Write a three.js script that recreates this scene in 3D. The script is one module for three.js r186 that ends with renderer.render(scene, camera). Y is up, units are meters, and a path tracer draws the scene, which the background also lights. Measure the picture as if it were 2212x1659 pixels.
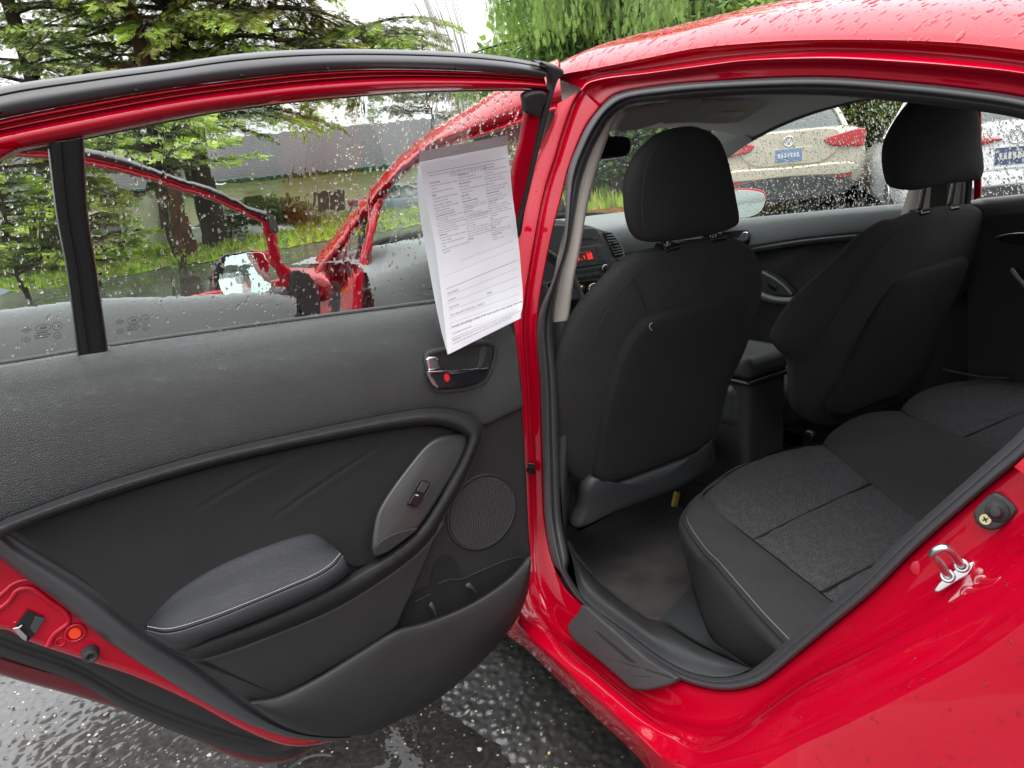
import * as THREE from 'three';
import { mergeGeometries, mergeVertices } from 'three/addons/utils/BufferGeometryUtils.js';
import { RoundedBoxGeometry } from 'three/addons/geometries/RoundedBoxGeometry.js';
import { ImprovedNoise } from 'three/addons/math/ImprovedNoise.js';

// ---------------------------------------------------------------- camera, sky, sun, exposure
// The car's frame: x forward, y up, z to the car's right; x = 0 at the rear door's hinge, y = 0 on the ground, z = 0 on the centre line.
const scene = new THREE.Scene();
const camera = new THREE.PerspectiveCamera(54.55, 4 / 3, 0.05, 400);
const EYE = new THREE.Vector3(-1.152, 1.169, -1.507);
const FWD = new THREE.Vector3(0.81988716, -0.27568769, 0.50177818);
const RGT = new THREE.Vector3(-0.54186824, -0.09071189, 0.8355538);
const UPV = new THREE.Vector3(0.18483465, 0.9569575, 0.22375992);
camera.position.copy(EYE);
camera.quaternion.setFromRotationMatrix(new THREE.Matrix4().makeBasis(RGT, UPV, FWD.clone().negate()));
scene.add(camera);
{ // overcast sky, three times as bright overhead as at the horizon, with soft cloud texture
  const w = 512, h = 256, d = new Float32Array(w * h * 4), n = new ImprovedNoise();
  for (let j = 0; j < h; j++) for (let i = 0; i < w; i++) {
    const el = ((j + .5) / h - .5) * Math.PI, az = (i / w) * 2 * Math.PI, s = Math.max(0, Math.sin(el));
    const x = Math.cos(el) * Math.cos(az), z = Math.cos(el) * Math.sin(az), y = Math.sin(el);
    let c = 1 + .07 * n.noise(x * 2.1, y * 4, z * 2.1) + .05 * n.noise(x * 5, y * 9 + 3, z * 5);
    const L = 1.95 * (.55 + 2.45 * s) / 3 * c;
    const k = (j * w + i) * 4, below = el < 0 ? .35 : 1;
    d[k] = L * .985 * below; d[k + 1] = L * below; d[k + 2] = L * 1.02 * below; d[k + 3] = 1;
  }
  const t = new THREE.DataTexture(d, w, h, THREE.RGBAFormat, THREE.FloatType);
  t.mapping = THREE.EquirectangularReflectionMapping; t.magFilter = t.minFilter = THREE.LinearFilter; t.needsUpdate = true;
  scene.background = t; scene.environment = t;
}
const sun = new THREE.DirectionalLight(0xfff4e6, .55);
sun.position.set(-9, 26, -8); sun.target.position.set(0, 0, 0); sun.castShadow = true; sun.shadow.radius = 60;
Object.assign(sun.shadow.camera, { left: -14, right: 14, top: 14, bottom: -14, near: 1, far: 70 });
scene.add(sun, sun.target);
const EXPOSURE = 2.3;

// ---------------------------------------------------------------- helpers
let seed = 7;
const rnd = () => { seed = (seed * 1664525 + 1013904223) >>> 0; return seed / 4294967296; };
const rr = (a, b) => a + (b - a) * rnd();
const V = (x, y, z) => new THREE.Vector3(x, y, z);
const PN = new ImprovedNoise();
// crops of the photograph in which outlines were measured: scale, left, top (all in a 2212 x 1659 frame)
const CROP = { P: [1, 0, 0], A: [1.818, 0, 0], B: [1.818, 995.6, 110.6], C: [1.7645, 0, 719], D: [1.818, 995.6, 774.3], E: [3.1568, 857.3, 691.4], F: [3.0766, 0, 1161.5], G: [4.285, 1935.8, 995.6], H: [2.9988, 829.6, 248.9], I: [3.1994, 387.2, 304.2], J: [3.9993, 1106.2, 83], K: [2.1425, 1880.5, 165.9], L: [3.1994, 1521, 182.5], M: [3.9993, 1161.5, 442.5], N: [3.6359, 1604, 0], O: [3.7498, 1106.2, 1216.8], Q: [2.6662, 1382.7, 1272.1], R: [2.9992, 1189.2, 829.6], S: [3.158, 1548.7, 414.8], T: [4.6156, 857.3, 1133.8], U: [3.1578, 0, 276.5] };
function px(k, ...a) { const [s, x, y] = CROP[k], o = []; for (let i = 0; i < a.length; i += 2) o.push([x + a[i] / s, y + a[i + 1] / s]); return o; }
const sight = ([x, y]) => FWD.clone().addScaledVector(RGT, (x - 1106) / 1608.2).addScaledVector(UPV, (829.5 - y) / 1608.2);
// a measured point put on a real plane: a.x + b.y + c.z = k
const meet = (p, a, b, c, k) => { const d = sight(p), t = (k - a * EYE.x - b * EYE.y - c * EYE.z) / (a * d.x + b * d.y + c * d.z); return EYE.clone().addScaledVector(d, t); };
const onZ = (pts, z) => pts.map((p, i) => meet(p, 0, 0, 1, Array.isArray(z) ? z[i] : z));
const onX = (pts, x) => pts.map((p, i) => meet(p, 1, 0, 0, Array.isArray(x) ? x[i] : x));
const onY = (pts, y) => pts.map((p, i) => meet(p, 0, 1, 0, Array.isArray(y) ? y[i] : y));
const atDepth = (p, t) => EYE.clone().addScaledVector(sight(p), t);
// the car's flank leans inwards above the belt: z as a function of y
const FLANK = [[-.2, -.80], [.1, -.80], [.33, -.768], [.45, -.735], [.7, -.712], [.95, -.70], [1.27, -.605], [1.4, -.555], [2, -.3]];
function flankZ(y) { for (let i = 1; i < FLANK.length; i++) if (y < FLANK[i][0] || i === FLANK.length - 1) { const [a, b] = FLANK[i - 1], [c, d] = FLANK[i]; return b + (d - b) * (y - a) / (c - a); } }
function flank(pts, off = 0) {
  return pts.map((p, i) => {
    const o = Array.isArray(off) ? off[i] : off, d = sight(p); let lo = .2, hi = 6;
    const f = t => EYE.z + d.z * t - flankZ(EYE.y + d.y * t) - o;
    for (let k = 0; k < 50; k++) { const m = (lo + hi) / 2; if (f(m) < 0) lo = m; else hi = m; }
    return EYE.clone().addScaledVector(d, (lo + hi) / 2);
  });
}
function rail(pts, n, closed = false, spaced = true) {
  if (pts.length === 2 && !closed) return Array.from({ length: n + 1 }, (_, i) => pts[0].clone().lerp(pts[1], i / n));
  const c = new THREE.CatmullRomCurve3(pts, closed, 'centripetal');
  if (spaced) { c.arcLengthDivisions = Math.max(200, n * 4); return c.getSpacedPoints(n); }
  return c.getPoints(n);
}
// a surface through rails (lists of points); sub: steps between rails, lin: straight between them, param: match control points
function loft(rails, { n = 60, sub = 4, closed = false, lin = false, param = false, flip = false, bend = null, uvs = 1 } = {}) {
  let R = rails.map(r => rail(r, n, closed, !param));
  const rows = [];
  if (lin || R.length === 2) { for (let i = 0; i < R.length - 1; i++) for (let k = 0; k < sub; k++) rows.push(R[i].map((p, j) => p.clone().lerp(R[i + 1][j], k / sub))); rows.push(R[R.length - 1]); }
  else {
    const cols = R[0].map((_, j) => new THREE.CatmullRomCurve3(R.map(r => r[j]), false, 'centripetal').getPoints(sub * (R.length - 1)));
    for (let i = 0; i <= sub * (R.length - 1); i++) rows.push(cols.map(c => c[i]));
  }
  if (bend) rows.forEach((r, i) => r.forEach((p, j) => bend(p, j / n, i / (rows.length - 1))));
  const m = rows.length, w = n + 1, pos = [], uv = [], idx = [];
  const mid = Math.floor(m / 2), mj = Math.floor(n / 2); let u = [0], v = [0];
  for (let j = 1; j < w; j++) u[j] = u[j - 1] + rows[mid][j].distanceTo(rows[mid][j - 1]);
  for (let i = 1; i < m; i++) v[i] = v[i - 1] + rows[i][mj].distanceTo(rows[i - 1][mj]);
  for (let i = 0; i < m; i++) for (let j = 0; j < w; j++) { pos.push(rows[i][j].x, rows[i][j].y, rows[i][j].z); uv.push(u[j] * uvs, -v[i] * uvs); }
  for (let i = 0; i < m - 1; i++) for (let j = 0; j < n; j++) { const a = i * w + j, b = a + 1, c = a + w, d = c + 1; if (flip) idx.push(a, b, c, b, d, c); else idx.push(a, c, b, b, c, d); }
  const g = new THREE.BufferGeometry();
  g.setAttribute('position', new THREE.Float32BufferAttribute(pos, 3)); g.setAttribute('uv', new THREE.Float32BufferAttribute(uv, 2)); g.setIndex(idx); g.computeVertexNormals();
  return g;
}
function shapeOf(pts, smooth = true, div = 8) {
  if (!smooth) return new THREE.Shape(pts.map(p => new THREE.Vector2(p.x, p.y)));
  const c = new THREE.CatmullRomCurve3(pts.map(p => V(p.x, p.y, 0)), true, 'centripetal').getPoints(pts.length * div);
  c.pop(); return new THREE.Shape(c.map(p => new THREE.Vector2(p.x, p.y)));
}
// a plate with bevelled edges from an outline in local x, y; it fills z0..z1
function plate(pts, z0, z1, { bevel = .003, smooth = true, holes = [], div = 8, seg = 3 } = {}) {
  const s = shapeOf(pts, smooth, div); for (const h of holes) s.holes.push(shapeOf(h, smooth, div));
  const b = Math.min(bevel, (z1 - z0) / 2 * .98);
  const g = new THREE.ExtrudeGeometry(s, { depth: z1 - z0 - 2 * b, bevelEnabled: b > 0, bevelThickness: b, bevelSize: b, bevelOffset: -b, bevelSegments: seg, curveSegments: 6 });
  g.translate(0, 0, z0 + b); return crease(g);
}
function crease(g, deg = 38) { // smooth shading except over sharp edges
  g = g.index ? g.toNonIndexed() : g; const p = g.attributes.position, n = p.count, fn = [], map = new Map(), cos = Math.cos(deg * Math.PI / 180);
  const a = V(), b = V(), c = V();
  for (let i = 0; i < n; i += 3) { a.fromBufferAttribute(p, i); b.fromBufferAttribute(p, i + 1); c.fromBufferAttribute(p, i + 2); const f = b.clone().sub(a).cross(c.clone().sub(a)); fn.push(f); for (let k = 0; k < 3; k++) { const q = i + k, key = Math.round(p.getX(q) * 2e4) + ',' + Math.round(p.getY(q) * 2e4) + ',' + Math.round(p.getZ(q) * 2e4); if (!map.has(key)) map.set(key, []); map.get(key).push(i / 3); } }
  const un = fn.map(f => f.clone().normalize()), out = new Float32Array(n * 3);
  for (let q = 0; q < n; q++) { const key = Math.round(p.getX(q) * 2e4) + ',' + Math.round(p.getY(q) * 2e4) + ',' + Math.round(p.getZ(q) * 2e4), me = Math.floor(q / 3), s = V(); for (const f of map.get(key)) if (un[f].dot(un[me]) > cos) s.add(fn[f]); s.normalize(); out[q * 3] = s.x; out[q * 3 + 1] = s.y; out[q * 3 + 2] = s.z; }
  g.setAttribute('normal', new THREE.BufferAttribute(out, 3)); return g;
}
// a cushion: an outline in local x, y swollen to +front and -back
function puff(pts, front, back, { rings = 9, pow = 2.6, n = 96, shape = null } = {}) {
  const o = new THREE.CatmullRomCurve3(pts.map(p => V(p.x, p.y, 0)), true, 'centripetal').getSpacedPoints(n); o.pop();
  const c = o.reduce((s, p) => s.add(p), V()).multiplyScalar(1 / o.length), pos = [], uv = [], idx = [], N = o.length;
  const put = (k, s, side) => { // k: 0 edge .. 1 centre
    const h = Math.pow(1 - Math.pow(1 - k, pow), 1 / pow) * side;
    for (const p of o) { const x = c.x + (p.x - c.x) * (1 - k), y = c.y + (p.y - c.y) * (1 - k); pos.push(x, y, h + (shape ? shape(x, y, k, s) : 0)); uv.push(x, y); }
  };
  const ks = Array.from({ length: rings }, (_, i) => Math.pow(i / (rings - 1), 1.8) * .995);
  for (let i = rings - 1; i > 0; i--) put(ks[i], 1, front);
  for (let i = 0; i < rings; i++) put(ks[i], -1, -back);
  const L = 2 * rings - 1;
  for (let i = 0; i < L - 1; i++) for (let j = 0; j < N; j++) { const a = i * N + j, b = i * N + (j + 1) % N, d = a + N, e = b + N; idx.push(a, d, b, b, d, e); }
  for (const [row, f] of [[0, 1], [L - 1, 0]]) { const k = pos.length / 3; pos.push(c.x, c.y, (f ? front : -back) + (shape ? shape(c.x, c.y, 1, f ? 1 : -1) : 0)); uv.push(c.x, c.y); for (let j = 0; j < N; j++) { const a = row * N + j, b = row * N + (j + 1) % N; if (f) idx.push(k, a, b); else idx.push(k, b, a); } }
  const g = new THREE.BufferGeometry();
  g.setAttribute('position', new THREE.Float32BufferAttribute(pos, 3)); g.setAttribute('uv', new THREE.Float32BufferAttribute(uv, 2)); g.setIndex(idx); g.computeVertexNormals();
  return g;
}
function tube(pts, r, { n = 80, closed = false, sides = 10, sy = 1 } = {}) {
  const c = pts.length === 2 ? new THREE.LineCurve3(pts[0], pts[1]) : new THREE.CatmullRomCurve3(pts, closed, 'centripetal');
  return new THREE.TubeGeometry(c, pts.length === 2 ? 1 : n, r, sides, closed);
}
const rbox = (w, h, d, r = .01, s = 3) => new RoundedBoxGeometry(w, h, d, s, r);
const join = a => mergeGeometries(a.map(g => { g = g.index ? g.toNonIndexed() : g; for (const k of Object.keys(g.attributes)) if (!['position', 'normal', 'uv'].includes(k)) g.deleteAttribute(k); if (!g.attributes.uv) g.setAttribute('uv', new THREE.Float32BufferAttribute(new Float32Array(g.attributes.position.count * 2), 2)); return g; }));
const names = new Map();
function numbered(n) { const k = names.get(n) || 0; names.set(n, k + 1); return k ? n + '_' + String(k).padStart(3, '0') : n; }
function thing(name, label, category, at = V(), group) { const o = new THREE.Group(); o.name = numbered(name); o.position.copy(at); o.userData = { label, category }; if (group) o.userData.group = group; scene.add(o); return o; }
function part(name, g, m, parent, ud) { const o = new THREE.Mesh(g, m); o.name = name; o.castShadow = o.receiveShadow = true; if (ud) Object.assign(o.userData, ud); parent.add(o); return o; }
function node(name, parent) { const o = new THREE.Group(); o.name = name; parent.add(o); return o; }
function setting(name, g, m) { const o = new THREE.Mesh(g, m); o.name = numbered(name); o.receiveShadow = o.castShadow = true; o.userData.kind = 'structure'; scene.add(o); return o; }
// scatter n points over a geometry: positions and normals
function scatter(g, n, ok = () => true) {
  g = g.index ? g.toNonIndexed() : g; const p = g.attributes.position, q = g.attributes.normal, cum = []; let s = 0; const a = V(), b = V(), c = V();
  for (let i = 0; i < p.count; i += 3) { a.fromBufferAttribute(p, i); b.fromBufferAttribute(p, i + 1); c.fromBufferAttribute(p, i + 2); s += b.clone().sub(a).cross(c.clone().sub(a)).length() / 2; cum.push(s); }
  const out = [];
  for (let k = 0, tries = 0; k < n && tries < n * 12; tries++) {
    const t = rnd() * s; let lo = 0, hi = cum.length - 1; while (lo < hi) { const m = (lo + hi) >> 1; if (cum[m] < t) lo = m + 1; else hi = m; }
    let u = rnd(), v = rnd(); if (u + v > 1) { u = 1 - u; v = 1 - v; } const i = lo * 3;
    const mix = at => { a.fromBufferAttribute(at, i); b.fromBufferAttribute(at, i + 1); c.fromBufferAttribute(at, i + 2); return a.clone().multiplyScalar(1 - u - v).addScaledVector(b, u).addScaledVector(c, v); };
    const P = mix(p), Nn = mix(q).normalize(); if (!ok(P, Nn)) continue; out.push([P, Nn]); k++;
  }
  return out;
}
const dropGeo = (() => { const g = new THREE.SphereGeometry(1, 10, 7); g.scale(1, .42, 1); return g; })();
const copyMesh = (name, g, m, mats, parent, kind = 'stuff') => { const o = new THREE.InstancedMesh(g, m, mats.length); mats.forEach((x, i) => o.setMatrixAt(i, x)); o.name = parent === scene ? numbered(name) : name; o.userData.kind = kind; o.castShadow = o.receiveShadow = true; parent.add(o); return o; };
function drops(name, g, n, parent, { rmin = .0012, rmax = .004, pow = 2.2, ok, stretch = 1.25, flip = 1, mat = null, down = V(0, -1, 0) } = {}) {
  const up = V(0, 1, 0), M = [];
  for (const [p, nn] of scatter(g, n, ok)) {
    const r = rmin + (rmax - rmin) * Math.pow(rnd(), pow); nn.multiplyScalar(flip);
    const t = down.clone().addScaledVector(nn, -down.dot(nn)); if (t.lengthSq() < .01) t.set(rr(-1, 1), 0, rr(-1, 1)).addScaledVector(nn, -t.dot(nn)); t.normalize();
    const b = nn.clone().cross(t).normalize();
    const k = r * rr(1, stretch * 1.3), m = new THREE.Matrix4().makeBasis(t.multiplyScalar(k), nn.clone().multiplyScalar(r * rr(.6, 1)), b.multiplyScalar(r)).setPosition(p);
    M.push(m);
  }
  return copyMesh(name, dropGeo, mat || M_.water, M, parent);
}
function canvasTex(w, h, draw) { const c = document.createElement('canvas'); c.width = w; c.height = h; draw(c.getContext('2d'), w, h); const t = new THREE.CanvasTexture(c); t.colorSpace = THREE.SRGBColorSpace; t.anisotropy = 8; return t; }
// ---------------------------------------------------------------- textures (all computed) and materials
function dataTex(w, h, f, { srgb = false, size = 1, sizeY } = {}) {
  const d = new Uint8Array(w * h * 4);
  for (let j = 0; j < h; j++) for (let i = 0; i < w; i++) { const c = f(i / w, j / h, i, j), k = (j * w + i) * 4; const v = typeof c === 'number' ? [c, c, c] : c; d[k] = Math.max(0, Math.min(255, v[0] * 255)); d[k + 1] = Math.max(0, Math.min(255, v[1] * 255)); d[k + 2] = Math.max(0, Math.min(255, v[2] * 255)); d[k + 3] = v[3] === undefined ? 255 : v[3] * 255; }
  const t = new THREE.DataTexture(d, w, h); t.wrapS = t.wrapT = THREE.RepeatWrapping; t.magFilter = THREE.LinearFilter; t.minFilter = THREE.LinearMipmapLinearFilter; t.generateMipmaps = true;
  if (srgb) t.colorSpace = THREE.SRGBColorSpace; t.repeat.set(1 / size, 1 / (sizeY || size)); t.needsUpdate = true; return t;
}
const hash = (x, y, s = 0) => { let h = (x * 374761393 + y * 668265263 + s * 1442695041) | 0; h = Math.imul(h ^ (h >>> 13), 1274126177); return ((h ^ (h >>> 16)) >>> 0) / 4294967296; };
function tileNoise(x, y, n, s) { // value noise with n cells per tile
  const fx = x * n, fy = y * n, i = Math.floor(fx), j = Math.floor(fy), u = fx - i, v = fy - j, U = u * u * (3 - 2 * u), W = v * v * (3 - 2 * v), H = (a, b) => hash(((a % n) + n) % n, ((b % n) + n) % n, s);
  return (H(i, j) * (1 - U) + H(i + 1, j) * U) * (1 - W) + (H(i, j + 1) * (1 - U) + H(i + 1, j + 1) * U) * W;
}
const fbm = (x, y, n, o, s = 1) => { let a = 0, k = .5, t = 0; for (let i = 0; i < o; i++) { a += k * tileNoise(x, y, n, s + i); t += k; n *= 2; k *= .5; } return a / t; };
function cells(x, y, n, s, jit = .9) { // distances to the nearest two cell points, and the cell's own random number
  const fx = x * n, fy = y * n, i = Math.floor(fx), j = Math.floor(fy); let a = 9, b = 9, id = 0;
  for (let q = -1; q < 2; q++) for (let p = -1; p < 2; p++) { const cx = (((i + p) % n) + n) % n, cy = (((j + q) % n) + n) % n, dx = i + p + .5 + jit * (hash(cx, cy, s) - .5) - fx, dy = j + q + .5 + jit * (hash(cx, cy, s + 9) - .5) - fy, d = Math.sqrt(dx * dx + dy * dy); if (d < a) { b = a; a = d; id = hash(cx, cy, s + 5); } else if (d < b) b = d; }
  return [a, b, id];
}
const sm = (a, b, x) => { x = Math.min(1, Math.max(0, (x - a) / (b - a))); return x * x * (3 - 2 * x); };
const leatherB = dataTex(512, 512, (x, y) => { const wx = x + .02 * (fbm(x, y, 8, 2, 30) - .5), wy = y + .02 * (fbm(x, y, 8, 2, 40) - .5); const [a, b, id] = cells(wx, wy, 30, 3, 1); return sm(.02, .38, b - a) * (.75 + .25 * id); }, { size: .085 });
const grainB = dataTex(512, 512, (x, y) => { const [a, b] = cells(x, y, 60, 5, 1); return .6 * sm(.0, .5, b - a) + .4 * tileNoise(x, y, 90, 2); }, { size: .075 });
const mottle = dataTex(256, 256, (x, y) => .35 + .65 * fbm(x, y, 4, 5, 11), { size: .5 });
const twillB = dataTex(256, 256, (x, y) => { const f = (x * 32 + y * 32) % 1, g = (x * 64) % 1; return .7 * (.5 + .5 * Math.sin(f * 2 * Math.PI)) + .3 * (.5 + .5 * Math.sin(g * 2 * Math.PI)); }, { size: .05 });
const herring = (x, y) => { const c = Math.floor(x * 8), f = x * 8 - c, s = c % 2 ? f : 1 - f; const r = (y * 30 + s * 4) % 1; return .5 + .5 * Math.sin(r * 2 * Math.PI); };
const herringB = dataTex(512, 512, (x, y) => .55 * herring(x, y) + .45 * tileNoise(x, y * 3, 120, 4), { size: .15 });
const herringC = dataTex(512, 512, (x, y) => { const k = .46 + .62 * herring(x, y) * (.4 + tileNoise(x, y, 90, 8)) + .12 * (tileNoise(x, y, 14, 3) - .5); return [k * .80, k * .80, k * .82]; }, { size: .15, srgb: true });
const carpetB = dataTex(512, 512, (x, y) => fbm(x, y, 90, 2, 21), { size: .16 });
const carpetC = dataTex(512, 512, (x, y) => { const k = .6 + .4 * fbm(x, y, 6, 5, 3) + (hash(Math.floor(x * 512), Math.floor(y * 512), 5) > .996 ? .5 : 0); return [k, k * .98, k * .97]; }, { size: .4, srgb: true });
const fabricC = dataTex(1024, 1024, (x, y, i, j) => { const k = .78 + .16 * (fbm(x, y, 6, 5, 23) - .5) + .14 * (fbm(x, y, 200, 2, 24) - .5) + (hash(i >> 1, j >> 1, 6) > .9985 ? .35 : 0); return [k, k, k]; }, { size: .5, srgb: true });
const dustR = dataTex(512, 512, (x, y) => .5 + .5 * fbm(x, y, 5, 6, 77), { size: .6 });
const scuffC = (() => { const t = canvasTex(1024, 1024, (c, w, h) => { c.fillStyle = '#d2d2d2'; c.fillRect(0, 0, w, h); for (let i = 0; i < 260; i++) { c.fillStyle = `rgba(${rnd() > .5 ? '255,255,255' : '150,150,150'},${.03 + .05 * rnd()})`; const r = 10 + 70 * rnd(); c.beginPath(); c.ellipse(rnd() * w, rnd() * h, r, r * .6, rnd() * 3, 0, 7); c.fill(); } for (let i = 0; i < 55; i++) { const x = rnd() * w, y = rnd() * h, a = rnd() * 6.3, l = 6 + 50 * rnd() * rnd(); c.strokeStyle = `rgba(255,255,255,${.10 + .25 * rnd()})`; c.lineWidth = .8 + rnd(); c.beginPath(); c.moveTo(x, y); c.lineTo(x + l * Math.cos(a), y + l * Math.sin(a)); c.stroke(); } for (let i = 0; i < 420; i++) { c.fillStyle = `rgba(255,255,255,${.2 + .5 * rnd()})`; c.fillRect(rnd() * w, rnd() * h, 1.6, 1.6); } }); t.wrapS = t.wrapT = THREE.RepeatWrapping; t.repeat.set(1 / .7, 1 / .7); return t; })();
const std = o => new THREE.MeshStandardMaterial(o), phy = o => new THREE.MeshPhysicalMaterial(o);
const lin = (r, g, b) => new THREE.Color().setRGB(r, g, b);
const M_ = {
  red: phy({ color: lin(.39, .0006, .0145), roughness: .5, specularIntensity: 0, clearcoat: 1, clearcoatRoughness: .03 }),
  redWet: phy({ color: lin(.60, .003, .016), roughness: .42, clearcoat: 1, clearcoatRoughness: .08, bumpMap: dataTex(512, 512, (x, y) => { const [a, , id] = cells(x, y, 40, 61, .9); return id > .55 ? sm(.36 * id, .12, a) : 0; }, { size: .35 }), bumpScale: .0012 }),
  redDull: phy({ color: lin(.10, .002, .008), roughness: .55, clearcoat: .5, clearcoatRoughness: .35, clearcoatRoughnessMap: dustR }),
  seal: std({ color: lin(.022, .022, .024), roughness: .62, bumpMap: grainB, bumpScale: .00012 }),
  sealGrey: std({ color: lin(.046, .046, .05), roughness: .4, bumpMap: mottle, bumpScale: .0004, roughnessMap: null }),
  gloss: phy({ color: lin(.012, .012, .013), roughness: .25 }),
  plastic: std({ color: lin(.030, .030, .0315), map: scuffC, roughness: .72, roughnessMap: dustR, bumpMap: grainB, bumpScale: .00016 }),
  plasticGrey: std({ color: lin(.068, .071, .075), map: scuffC, roughness: .62, roughnessMap: dustR, bumpMap: grainB, bumpScale: .0001 }),
  leather: std({ color: lin(.072, .075, .077), map: scuffC, roughness: .46, roughnessMap: dustR, bumpMap: leatherB, bumpScale: .0007 }),
  rim: std({ color: lin(.022, .023, .025), roughness: .46, bumpMap: leatherB, bumpScale: .0007 }),
  pad: std({ color: lin(.048, .051, .060), map: scuffC, roughness: .48, roughnessMap: dustR, bumpMap: grainB, bumpScale: .0005 }),
  insert: std({ color: lin(.021, .021, .022), roughness: .8, map: fabricC, bumpMap: grainB, bumpScale: .00035 }),
  smooth: std({ color: lin(.042, .044, .045), roughness: .34, bumpMap: grainB, bumpScale: .00006 }),
  thread: std({ color: lin(.55, .55, .55), roughness: .7 }),
  fabric: std({ color: lin(.052, .050, .051), roughness: .95, map: fabricC, bumpMap: twillB, bumpScale: .0006 }),
  fabricDark: std({ color: lin(.020, .0195, .020), roughness: .95, map: fabricC, bumpMap: twillB, bumpScale: .0003 }),
  bench: std({ color: lin(.060, .059, .059), roughness: .95, map: fabricC, bumpMap: twillB, bumpScale: .0008 }),
  herring: std({ color: lin(.135, .135, .137), map: herringC, roughness: .92, bumpMap: herringB, bumpScale: .0014 }),
  carpet: std({ color: lin(.105, .101, .103), map: carpetC, roughness: 1, bumpMap: carpetB, bumpScale: .0015 }),
  beige: std({ color: lin(.50, .46, .41), roughness: .75, bumpMap: grainB, bumpScale: .0001 }),
  headliner: std({ color: lin(.50, .48, .45), roughness: .95, bumpMap: carpetB, bumpScale: .0004 }),
  dash: std({ color: lin(.15, .165, .168), roughness: .5, bumpMap: grainB, bumpScale: .0002 }),
  chrome: std({ color: lin(.8, .8, .82), metalness: 1, roughness: .12 }),
  steel: std({ color: lin(.62, .63, .65), metalness: 1, roughness: .3, bumpMap: mottle, bumpScale: .0006 }),
  piano: phy({ color: lin(.012, .012, .014), roughness: .12, clearcoat: 1, clearcoatRoughness: .03 }),
  brass: std({ color: lin(.6, .5, .28), metalness: 1, roughness: .35 }),
  redMark: std({ color: lin(.65, .02, .02), roughness: .4 }),
  orange: phy({ color: lin(.8, .05, .01), roughness: .3, clearcoat: 1 }),
  black: std({ color: lin(.006, .006, .006), roughness: .9 }),
  water: phy({ color: lin(1, 1, 1), roughness: 0, transmission: 1, thickness: .003, ior: 1.33 }),
  glass: phy({ color: lin(.95, .98, .955), roughness: 0, transmission: 1, thickness: 0, ior: 1.5, specularIntensity: .35 }),
  glassClear: phy({ color: lin(.93, .96, .94), roughness: 0, transmission: 1, thickness: 0, ior: 1.5 }),
  mirror: std({ color: lin(.62, .72, .68), metalness: 1, roughness: .02 }),
};
// ---------------------------------------------------------------- the red car
const car = thing('red_sedan', 'wet bright red sedan with its doors standing open, nearest in the picture', 'car');
function frameAt(name, hinge, deg, parent) { // a door that turns about its hinge: local x towards the hinge, y up, z to the inner side
  const t = THREE.MathUtils.degToRad(deg), g = node(name, parent);
  g.position.copy(hinge);
  g.quaternion.setFromRotationMatrix(new THREE.Matrix4().makeBasis(V(Math.cos(t), 0, Math.sin(t)), V(0, 1, 0), V(-Math.sin(t), 0, Math.cos(t))));
  g.updateMatrixWorld(true);
  const inv = g.matrixWorld.clone().invert(), o = EYE.clone().applyMatrix4(inv), dir = p => sight(p).transformDirection(inv).multiplyScalar(sight(p).length());
  const get = (W, i, n) => typeof W === 'function' ? W(n > 1 ? i / (n - 1) : 0) : Array.isArray(W) ? W[i] : W;
  return {
    g,
    flat: (pts, W) => pts.map((p, i) => { const d = dir(p), w = get(W, i, pts.length); return o.clone().addScaledVector(d, (w - o.z) / d.z); }),
    lean: (pts, W, K = .49, yb = .955) => pts.map((p, i) => { const d = dir(p), w = get(W, i, pts.length); return o.clone().addScaledVector(d, (w + K * (o.y - yb) - o.z) / (d.z - K * d.y)); }),
  };
}
const RD = frameAt('rear_door', V(0, 0, -.80), 90.46, car), rearDoor = RD.g, f = RD.flat, l = RD.lean;
rearDoor.userData.label = 'open rear door, its dark trim panel facing the viewer';
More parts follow.
